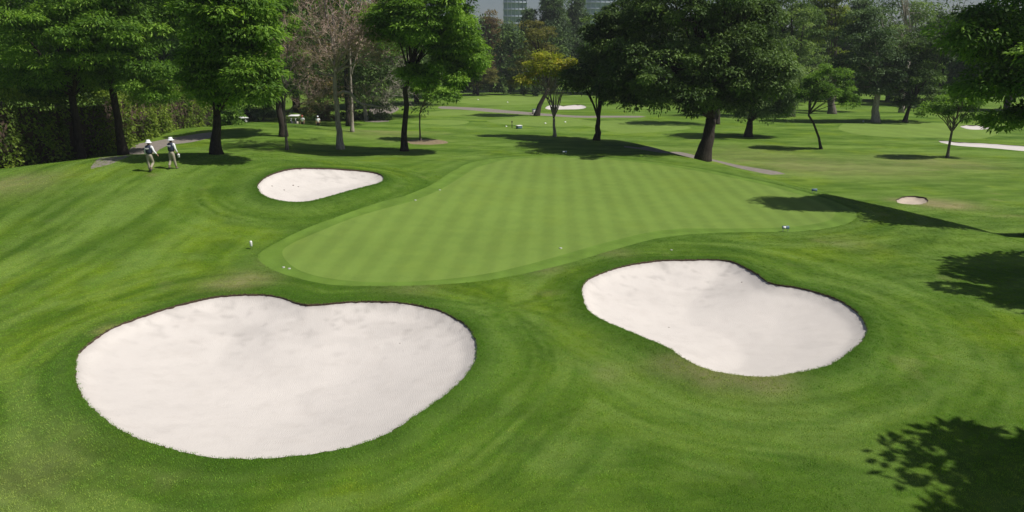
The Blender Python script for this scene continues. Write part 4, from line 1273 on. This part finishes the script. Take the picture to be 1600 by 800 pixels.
def person(label, px, py, face, legs, arms, h=1.75, top='navy', hat='white', lean=0.05, hold=None, trousers='khaki_cloth', group=None, basez=None, ypos=None, letters=False):
    """local frame: +y is the walking direction. legs: ((knee y,z),(foot y,z)) for left,right; arms: (elbow, hand) per side"""
    B = place(px, py)
    if ypos is not None:
        B = at_y(px, py, ypos); B[2] = float(hbase(B[0], B[1]))
    root = empty('person', B, face); tag(root, label, 'person', group)
    k = h / 1.75
    root.scale = (k, k, k)
    pel = (0, 0, 0.93); ch = (0, lean * .6, 1.32); nk = (0, lean, 1.50); hd = (0, lean + .01, 1.64)
    # body: one continuous skin under the clothes
    chains = [[(pel, (.13, .10)), ((0, lean * .3, 1.12), (.12, .09)), (ch, (.15, .10)), (nk, .055), ((0, lean + .005, 1.58), (.07, .085)), ((0, lean + .01, 1.67), (.075, .09)), ((0, lean, 1.74), .045)]]
    for s, (kn, ft) in zip((-1, 1), legs):
        chains.append([(pel, (.13, .10)), ((s * .09, 0, .86), .085), ((s * .10, kn[0], kn[1]), .058), ((s * .10, ft[0], ft[1] + .09), .04), ((s * .11, ft[0] + .13, ft[1] + .035), .03)])
    hands = []
    for s, (el, hn) in zip((-1, 1), arms):
        e = (s * (.17 + el[0]), lean + el[1], el[2]); w = (s * (.17 + hn[0]), lean + hn[1], hn[2])
        dv = (Vector(w) - Vector(e)).normalized()
        palm = Vector(w) + dv * .06
        chains.append([(ch, (.15, .10)), ((s * .19, lean, 1.42), .055), (e, .042), (w, .027), (tuple(palm), (.034, .02))])
        hands.append((s, Vector(w), palm, dv))
    bd = skin_mesh('body', chains, M['skin'], root)
    # fingers and thumb, curled a little
    for s, w, palm, dv in hands:
        mb = MB()
        sd_ = Vector((0, 1, 0)) if abs(dv.y) < .8 else Vector((0, 0, 1))
        ax = (sd_ - dv * sd_.dot(dv)).normalized(); cu = dv.cross(ax) * (-s)
        for q, ln in enumerate((.068, .078, .072, .058)):
            b0 = palm + ax * (.027 - q * .018)
            b1 = b0 + dv * ln * .5 + cu * .004; b2 = b1 + dv * ln * .35 + cu * .02; b3 = b2 + dv * ln * .12 + cu * .02
            mb.tube([tuple(b0), tuple(b1), tuple(b2), tuple(b3)], [.0095, .009, .008, .006], 6)
        t0 = w + ax * .025; t1 = t0 + ax * .022 + dv * .03; t2 = t1 + dv * .032 + cu * .01
        mb.tube([tuple(t0), tuple(t1), tuple(t2)], [.012, .0105, .007], 6)
        hd_o = mb.build('fingers', M['skin'], bd)
    # face and ears
    hy = lean + .01
    mb = MB(); mb.ball((0, hy + .098, 1.635), (.012, .016, .018), 8, 5); mb.build('nose', M['skin'], bd)
    mb = MB(); mb.box((0, hy + .088, 1.595), (.05, .01, .01)); mb.build('mouth', M['red_cap'], bd)
    for s in (-1, 1):
        mb = MB(); mb.ball((s * .082, hy - .005, 1.64), (.012, .02, .03), 8, 5); mb.build('ear', M['skin'], bd)
        mb = MB(); mb.ball((s * .03, hy + .086, 1.655), (.011, .008, .008), 8, 5); mb.build('eye', M['black_cloth'], bd)
    mb = MB()
    mb.ball((0, hy - .03, 1.63), (.083, .083, .09), 12, 7)
    mb.build('hair', M['black_cloth'], root)
    # trousers
    tr = [[((0, .01, 1.07), (.160, .13)), ((0, 0, .90), (.165, .125))]]
    for s, (kn, ft) in zip((-1, 1), legs):
        tr.append([((0, 0, .90), (.165, .125)), ((s * .095, 0, .80), .105), ((s * .10, kn[0], kn[1]), .08), ((s * .10, (kn[0] + ft[0]) / 2, (kn[1] + ft[1] + .1) / 2), .072), ((s * .10, ft[0], ft[1] + .12), .062)])
    skin_mesh('trousers', tr, M[trousers], root)
    # shirt with sleeves
    shm = M['white_cloth']
    sh = [[((0, lean * .2, 1.02), (.15, .115)), ((0, lean * .4, 1.2), (.155, .12)), (ch, (.175, .125)), ((0, lean, 1.47), (.07, .07))]]
    for s, (el, hn) in zip((-1, 1), arms):
        e = (s * (.17 + el[0]), lean + el[1], el[2]); w = (s * (.17 + hn[0]), lean + hn[1], hn[2])
        sh.append([(ch, (.175, .125)), ((s * .195, lean, 1.41), .072), (e, .058), (tuple(Vector(e).lerp(Vector(w), .9)), .042)] if top == 'navy' else
                  [(ch, (.175, .125)), ((s * .195, lean, 1.41), .072), (tuple(Vector((s * .195, lean, 1.41)).lerp(Vector(e), .75)), .062)])
    skin_mesh('shirt', sh, shm, root)
    if top == 'navy':
        skin_mesh('vest', [[((0, lean * .2 - .005, .97), (.205, .165)), ((0, lean * .4 - .005, 1.16), (.205, .165)), ((0, ch[1] - .005, 1.33), (.225, .175)), ((0, lean - .005, 1.47), (.20, .14)), ((0, lean, 1.52), (.10, .09))]], M['navy_cloth'], root)
        if letters:
            mb = MB(); r = random.Random(int(px))
            x = -.10
            while x < .10:
                w = r.uniform(.016, .026); mb.box((x + w / 2, -.168 + lean * .5, 1.335), (w, .012, .05)); x += w + .010
            x = -.08
            while x < .08:
                w = r.uniform(.010, .02); mb.box((x + w / 2, -.166 + lean * .5, 1.285), (w, .012, .022)); x += w + .008
            mb.build('lettering', M['white_paint'], root, False)
    # shoes
    for s, (kn, ft) in zip((-1, 1), legs):
        skin_mesh('shoe', [[((s * .10, ft[0] - .05, ft[1] + .055), (.045, .05)), ((s * .11, ft[0] + .05, ft[1] + .045), (.048, .042)), ((s * .115, ft[0] + .17, ft[1] + .03), (.04, .025))]], M['shoe'], root)
    # hat
    hm = M['white_cloth'] if hat != 'red' else M['red_cap']
    mb = MB()
    if hat == 'brim':
        mb.lathe((0, hy - .005, 1.66), [(.185, -.02), (.19, -.012), (.125, .03), (.108, .05), (.105, .11), (.085, .145), (.03, .155), (.001, .156)], 16, 1, 1.1)
    else:
        mb.lathe((0, hy - .005, 1.67), [(.100, 0.0), (.102, .03), (.09, .085), (.05, .115), (.001, .122)], 16, 1, 1.1)
        mb.box((0, hy + .13, 1.68), (.14, .12, .014), (-.15, 0, 0))
    mb.build('hat', hm, root)
    return root, hands

pL, hL = person('left walker in navy vest and white bucket hat, striding away', 237, 268, math.radians(-8), (((-.02, .50), (-.02, 0)), ((.10, .50), (-.18, .10))),
       (((.08, -.02, 1.16), (.13, .05, .93)), ((.12, -.03, 1.17), (.24, .05, .98))), 1.64, 'navy', 'brim', .05, letters=True)
pR, hR = person('right walker in navy vest carrying a white towel in the right hand', 271, 264, math.radians(-14), (((-.02, .49), (-.20, .07)), ((.05, .50), (.13, 0))),
       (((.02, .06, 1.16), (-.03, .24, 1.05)), ((.09, -.03, 1.17), (.12, .08, .93))), 1.66, 'navy', 'brim', .07, letters=True)
mb = MB(); Bq = Vector(pR.location)
rz = Matrix.Rotation(pR.rotation_euler[2], 3, 'Z')
hp = Bq + rz @ (Vector(hR[1][2] + hR[1][3] * .05) * (1.66 / 1.75))
t = empty('towel', hp); tag(t, 'crumpled white towel held by the right walker', 'towel')
mb.ball((0, 0, -.03), (.075, .06, .07), 10, 7); mb.box((0.01, 0.0, -.12), (.09, .03, .12), (.1, .1, .2), bev=.01); mb.build('towel_cloth', M['white_cloth'], t)

# carts and the two people by them, behind the crest of the slope
def golf_cart(label, px, py, ypos, face):
    B = at_y(px, py, ypos); B[2] = float(hbase(B[0], B[1]))
    root = empty('golf_cart', B, face); tag(root, label, 'golf cart', 'golf carts parked under the trees')
    mb = MB(); mb.box((0, .95, .48), (1.12, .75, .42), taper=.8, bev=.05); mb.box((0, 1.2, .36), (1.1, .4, .3), bev=.05); mb.box((0, -.55, .5), (1.1, .9, .34), bev=.05)
    mb.box((0, .2, .30), (1.14, 1.6, .12), bev=.03); mb.build('body', M['cart_body'], root, False)
    mb = MB(); mb.box((0, 0, 1.86), (1.22, 1.75, .05), bev=.02); mb.box((0, 0, 1.905), (1.02, 1.5, .05), bev=.02); mb.build('roof', M['white_plastic'], root, False)
    for x in (-.52, .52):
        for a, b in (((x, .82, .62), (x, .62, 1.84)), ((x, -.62, .62), (x, -.66, 1.84))):
            m2 = MB(); m2.tube([a, b], [.02, .02], 8); m2.build('roof_post', M['black_plastic'], root)
    mb = MB(); mb.box((0, -.18, .76), (1.05, .5, .13), bev=.04); mb.build('seat', M['beige_seat'], root, False)
    mb = MB(); mb.box((0, -.45, 1.02), (1.05, .11, .36), (-.12, 0, 0), bev=.04); mb.build('backrest', M['beige_seat'], root, False)
    mb = MB(); mb.tube([(-.26, .62, .8), (-.26, .38, 1.0)], [.02, .02], 8)
    ring = [(-.26 + .16 * math.cos(a), .37 + .10 * math.sin(a), 1.02 + .12 * math.sin(a)) for a in np.linspace(0, 2 * math.pi, 15)]
    mb.tube(ring, [.015] * 15, 6); mb.build('steering_wheel', M['black_plastic'], root)
    for x in (-.5, .5):
        for y in (.95, -.72):
            w = MB(); w.tube([(x - .09, y, .22), (x + .09, y, .22)], [.22, .22], 16); wo = w.build('wheel', M['rubber'], root, False)
            w = MB(); w.tube([(x - .1, y, .22), (x + .1, y, .22)], [.11, .11], 12); w.build('rim', M['white_plastic'], wo, False)
        l_ = MB(); l_.ball((x * .7, 1.38, .46), (.09, .03, .05)); l_.build('headlight', M['white_plastic'], root)
    w = MB(); w.box((0, .70, 1.25), (1.0, .02, .9), (.12, 0, 0)); w.build('windscreen_frame', M['black_plastic'], root, False) if False else None
    for x in (-.25, .25):
        bag = empty('golf_bag', (0, 0, 0)); bag.parent = None
        Bm = Matrix.Rotation(face, 3, 'Z') @ Vector((x, -.92, .45)); bag.location = Vector(B) + Bm; bag.rotation_euler = (0, 0, face)
        tag(bag, 'dark golf bag with clubs on the %s of the %s' % ('left' if x < 0 else 'right', 'white roofed cart' if px > 420 else 'dark cart at left'), 'golf bag', 'golf bags on the carts')
        m2 = MB(); m2.lathe((0, 0, 0), [(.001, 0), (.12, 0), (.13, .05), (.12, .45), (.14, .8), (.14, .85), (.10, .85)], 12); m2.box((0, -.14, .35), (.18, .08, .35), bev=.02); m2.build('bag_body', M['bag_cloth'], bag)
        rs = np.random.RandomState(int(px) + int(x * 10))
        for q in range(6):
            a = rs.uniform(0, 6.28); m2 = MB(); tx, ty = .07 * math.cos(a), .07 * math.sin(a)
            m2.tube([(tx * .6, ty * .6, .6), (tx, ty, 1.02 + .05 * (q % 3))], [.006, .006], 5)
            m2.ball((tx * 1.1, ty * 1.1, 1.06 + .05 * (q % 3)), (.045, .03, .03), 8, 5); m2.build('club', M['steel'], bag)
    return root
golf_cart('golf cart with bright white roof between the trunks', 461, 196, 84.0, math.radians(8))
golf_cart('golf cart with dark body furthest left under the trees', 380, 204, 88.0, math.radians(35))
stand = (((0, .50), (0, 0)), ((.02, .50), (.03, 0)))
person('far man in white shirt and red cap standing by the cart', 473, 192, math.radians(170), stand, (((.05, 0, 1.16), (.06, .10, .93)), ((.05, 0, 1.16), (.06, .10, .93))), 1.78, 'white', 'red', .02, trousers='black_cloth', ypos=83.0)
person('far person in white shirt and white cap right of the carts', 497, 193, math.radians(200), stand, (((.05, 0, 1.16), (.0, .20, 1.0)), ((.05, 0, 1.16), (.06, .10, .93))), 1.72, 'white', 'cap', .02, trousers='black_cloth', ypos=82.0)

# ------------------------------------------------------------------ small things on the course
def board(label, px, py, w=.42, h=.22, white=True):
    B = place(px, py); root = empty('course_sign', B, 0); tag(root, label, 'sign', 'small boards round the green')
    for x in (-w * .35, w * .35):
        mb = MB(); mb.tube([(x, 0, -.1), (x, 0, .14)], [.012, .012], 6); mb.build('leg', M['steel'], root)
    mb = MB(); mb.box((0, 0, .14 + h / 2), (w, .04, h), (-.25, 0, 0), bev=.008); mb.build('board', M['blue_board'], root, False)
    if white:
        mb = MB(); mb.box((-w * .22, -.026, .14 + h / 2), (w * .42, .012, h * .7), (-.25, 0, 0)); mb.build('panel', M['white_paint'], root, False)
board('blue board with white panel at the front right edge of the green', 1227, 362, .34, .15)
board('plain blue grey board on the fringe behind the green, by the long shadow', 1272, 302, .34, .15, False)
board('pale grey board at the back middle of the green', 882, 241, .38, .15)
# marker stake
B = place(393, 389); r_ = empty('marker_stake', B); tag(r_, 'white topped marker stake left of the green', 'marker')
mb = MB(); mb.tube([(0, 0, -.1), (0, 0, .25)], [.008, .008], 6); mb.build('pin', M['steel'], r_)
mb = MB(); mb.lathe((0, 0, .10), [(.001, 0), (.035, 0), (.05, .03), (.055, .2), (.04, .24), (.001, .25)], 12); mb.build('cap', M['white_plastic'], r_)
# ball washer post and box by the tee
B = place(800, 200); r_ = empty('tee_post', B); tag(r_, 'dark post beside the white box behind the green', 'post')
mb = MB(); mb.tube([(0, 0, -.1), (0, 0, .75)], [.05, .05], 10); mb.build('pole', M['black_plastic'], r_)
mb = MB(); mb.lathe((0, 0, .75), [(.05, 0), (.08, .02), (.08, .2), (.03, .27), (.001, .27)], 10); mb.build('head', M['black_plastic'], r_)
B = place(811, 201); r_ = empty('tee_box', B, math.radians(35)); tag(r_, 'low white box with sloping lid behind the green', 'box')
mb = MB(); mb.box((0, 0, .2), (.75, .5, .4), taper=.92, bev=.03); mb.build('case', M['blue_board'], r_, False)
mb = MB(); mb.box((0, 0, .43), (.82, .58, .07), (.08, 0, 0), bev=.02); mb.build('lid', M['white_plastic'], r_, False)
mb = MB(); mb.box((.36, 0, .2), (.04, .42, .28)); mb.build('side_panel', M['white_plastic'], r_, False)
B = place(836, 178); r_ = empty('tee_box', B, math.radians(20)); tag(r_, 'grey litter box at the foot of the dark leaning tree', 'box')
mb = MB(); mb.box((0, 0, .4), (.9, .6, .8), bev=.04); mb.build('case', M['white_plastic'], r_, False)
mb = MB(); mb.box((0, 0, .83), (.98, .68, .07), bev=.02); mb.build('lid', M['blue_board'], r_, False)
def tee_marker(label, px, py, s=.16):
    B = place(px, py); mb = MB(); mb.lathe((0, 0, 0), [(s * .7, -.02), (s * .7, .05), (s * .55, .10), (s * .3, .13), (.001, .14)], 12)
    o = mb.build('tee_marker', M['white_paint']); o.location = B; tag(o, label, 'tee marker', 'white tee markers')
for a in [('white tee marker in front of the leaning dark tree', 852, 193, .22), ('white tee marker right of the yellowing tree trunk', 883, 191, .22), ('white tee marker left of the dark post', 791, 198, .18),
          ('white tee marker on the distant tee at left', 747, 156, .3), ('white tee marker on the distant tee at right', 793, 160, .25), ('white ball marker on the far right green', 1349, 190, .2)]:
    tee_marker(*a)
def sprinkler(label, px, py, r=.06):
    B = place(px, py); mb = MB(); mb.lathe((0, 0, 0), [(r, -.03), (r, .012), (r * .8, .022), (r * .3, .024), (.001, .024)], 12)
    o = mb.build('sprinkler_head', M['disc']); o.location = (B[0], B[1], B[2] + .01); tag(o, label, 'sprinkler', 'sprinkler heads and yardage discs')
for a in [('pale disc at the left tip of the fringe', 443, 418), ('pale disc beside another at the left tip of the fringe', 452, 420), ('pale disc on the upper left fringe', 649, 313), ('pale disc furthest up the left fringe', 687, 297),
          ('white chip lying above the right bunker', 1049, 391, .05), ('white scrap lying left of the big bunker', 99, 644, .06), ('grey disc between green and big bunker', 492, 464, .09), ('disc at the front edge of the green', 876, 388, .07)]:
    sprinkler(*a)
# small stones in the sand
def pebble(label, px, py, r, seed):
    B = place(px, py); rs = np.random.RandomState(seed)
    mb = MB(); mb.ball((0, 0, 0), (r, r * .8, r * .6), 7, 5); mb.V[0] = mb.V[0] + rs.randn(*mb.V[0].shape) * r * .12
    poly = None
    for k, p in BUNK.items():
        if inside(np.array([B[0]]), np.array([B[1]]), p)[0]: poly = (k, p)
    if poly is None: return
    dd = {'big': (0.85, .07, 2.6), 'right': (.8, .07, 2.4), 'left': (.5, .09, 2.0)}[poly[0]]
    # walk down the view ray to the sand
    ry = ray(px, py)
    for t_ in np.linspace(5, 90, 3400):
        P = CAM + ry * t_
        if abs(P[2] - B[2]) > 1.3: continue
        d = float(seg_dist(P[0], P[1], poly[1][::3])); zz = float(hbase(P[0], P[1])) - dd[1] - dd[0] * (1 - math.exp(-(d / dd[2]) ** 1.3))
        if P[2] <= zz: break
    o = mb.build('stone', M['soil']); o.location = P; tag(o, label, 'stone', 'dark stones on the bunker sand')
for i, (px, py, r, lab) in enumerate([(1045, 512, .03, 'dark stone in the lower left of the right bunker'), (1294, 469, .045, 'dark stone below the top right lip of the right bunker'), (1331, 531, .035, 'dark stone near the right end of the right bunker'),
      (1159, 441, .025, 'dark stone high in the middle of the right bunker'), (425, 291, .05, 'dark stone at the left of the small bunker'), (458, 290, .06, 'dark stone in the middle of the small bunker'),
      (466, 292, .05, 'dark stone right of another in the small bunker'), (444, 297, .04, 'lowest dark stone in the small bunker'), (625, 537, .03, 'dark stone in the right half of the big bunker'), (364, 468, .03, 'dark chip below the top lip of the big bunker')]):
    pebble(lab, px, py, r, i)

# ------------------------------------------------------------------ towers behind the trees
M['glass'] = plain('tower_glass', (0.26, 0.33, 0.42), .25, var=.12, scale=.05, spec=.8)  # glass and bands paled in colour to suggest distance haze
M['tower_band'] = plain('tower_band', (0.33, 0.38, 0.45), .6, var=.05, scale=.1)
def tower(label, x0, x1, ydist, storey, floors, seed):
    a = at_y(x0, 10, ydist); b = at_y(x1, 10, ydist)
    w = b[0] - a[0]; B = np.array([(a[0] + b[0]) / 2, ydist + w / 2, -2.0])
    root = empty('office_tower', B); tag(root, label, 'building')
    H = floors * storey
    mb = MB(); mb.box((0, 0, H / 2), (w - .8, w - .8, H)); mb.build('glazing', M['glass'], root, False)
    band = None
    for k in range(floors + 1):
        if band is None:
            mb = MB(); mb.box((0, 0, 0), (w, w, storey * .22)); band = mb.build('floor_band', M['tower_band'], root, False); o = band
        else:
            o = band.copy(); COL.objects.link(o); o.parent = root
        o.location = (0, 0, k * storey)
    n = 7; mu = None
    for k in range(n):
        x = -w / 2 + .25 + (w - .5) * k / (n - 1)
        if mu is None:
            mb = MB(); mb.box((0, 0, H / 2), (.22, .4, H - .1)); mu = mb.build('mullion', M['tower_band'], root, False); o = mu
        else:
            o = mu.copy(); COL.objects.link(o); o.parent = root
        o.location = (x, -w / 2 + .12, 0)
tower('left office tower rising behind the trees', 786, 824, 420, 3.8, 26, 1)
tower('right office tower, bluer and wider, behind the trees', 915, 962, 470, 3.8, 28, 2)
# ------------------------------------------------------------------ the thin haze over the course
mb = MB(); mb.box((0, 300, 55), (3400, 2700, 122))
hz = mb.build('haze', None, None, False)
hm_ = bpy.data.materials.new('haze'); hm_.use_nodes = True
hn = hm_.node_tree; hn.nodes.remove(hn.nodes['Principled BSDF'])
pv = hn.nodes.new('ShaderNodeVolumePrincipled'); pv.inputs['Color'].default_value = (.86, .92, 1, 1); pv.inputs['Density'].default_value = 0.0002
hn.links.new(pv.outputs[0], hn.nodes['Material Output'].inputs['Volume'])
hz.data.materials.append(hm_); tag(hz, 'thin pale haze lying over the golf course', kind='stuff')
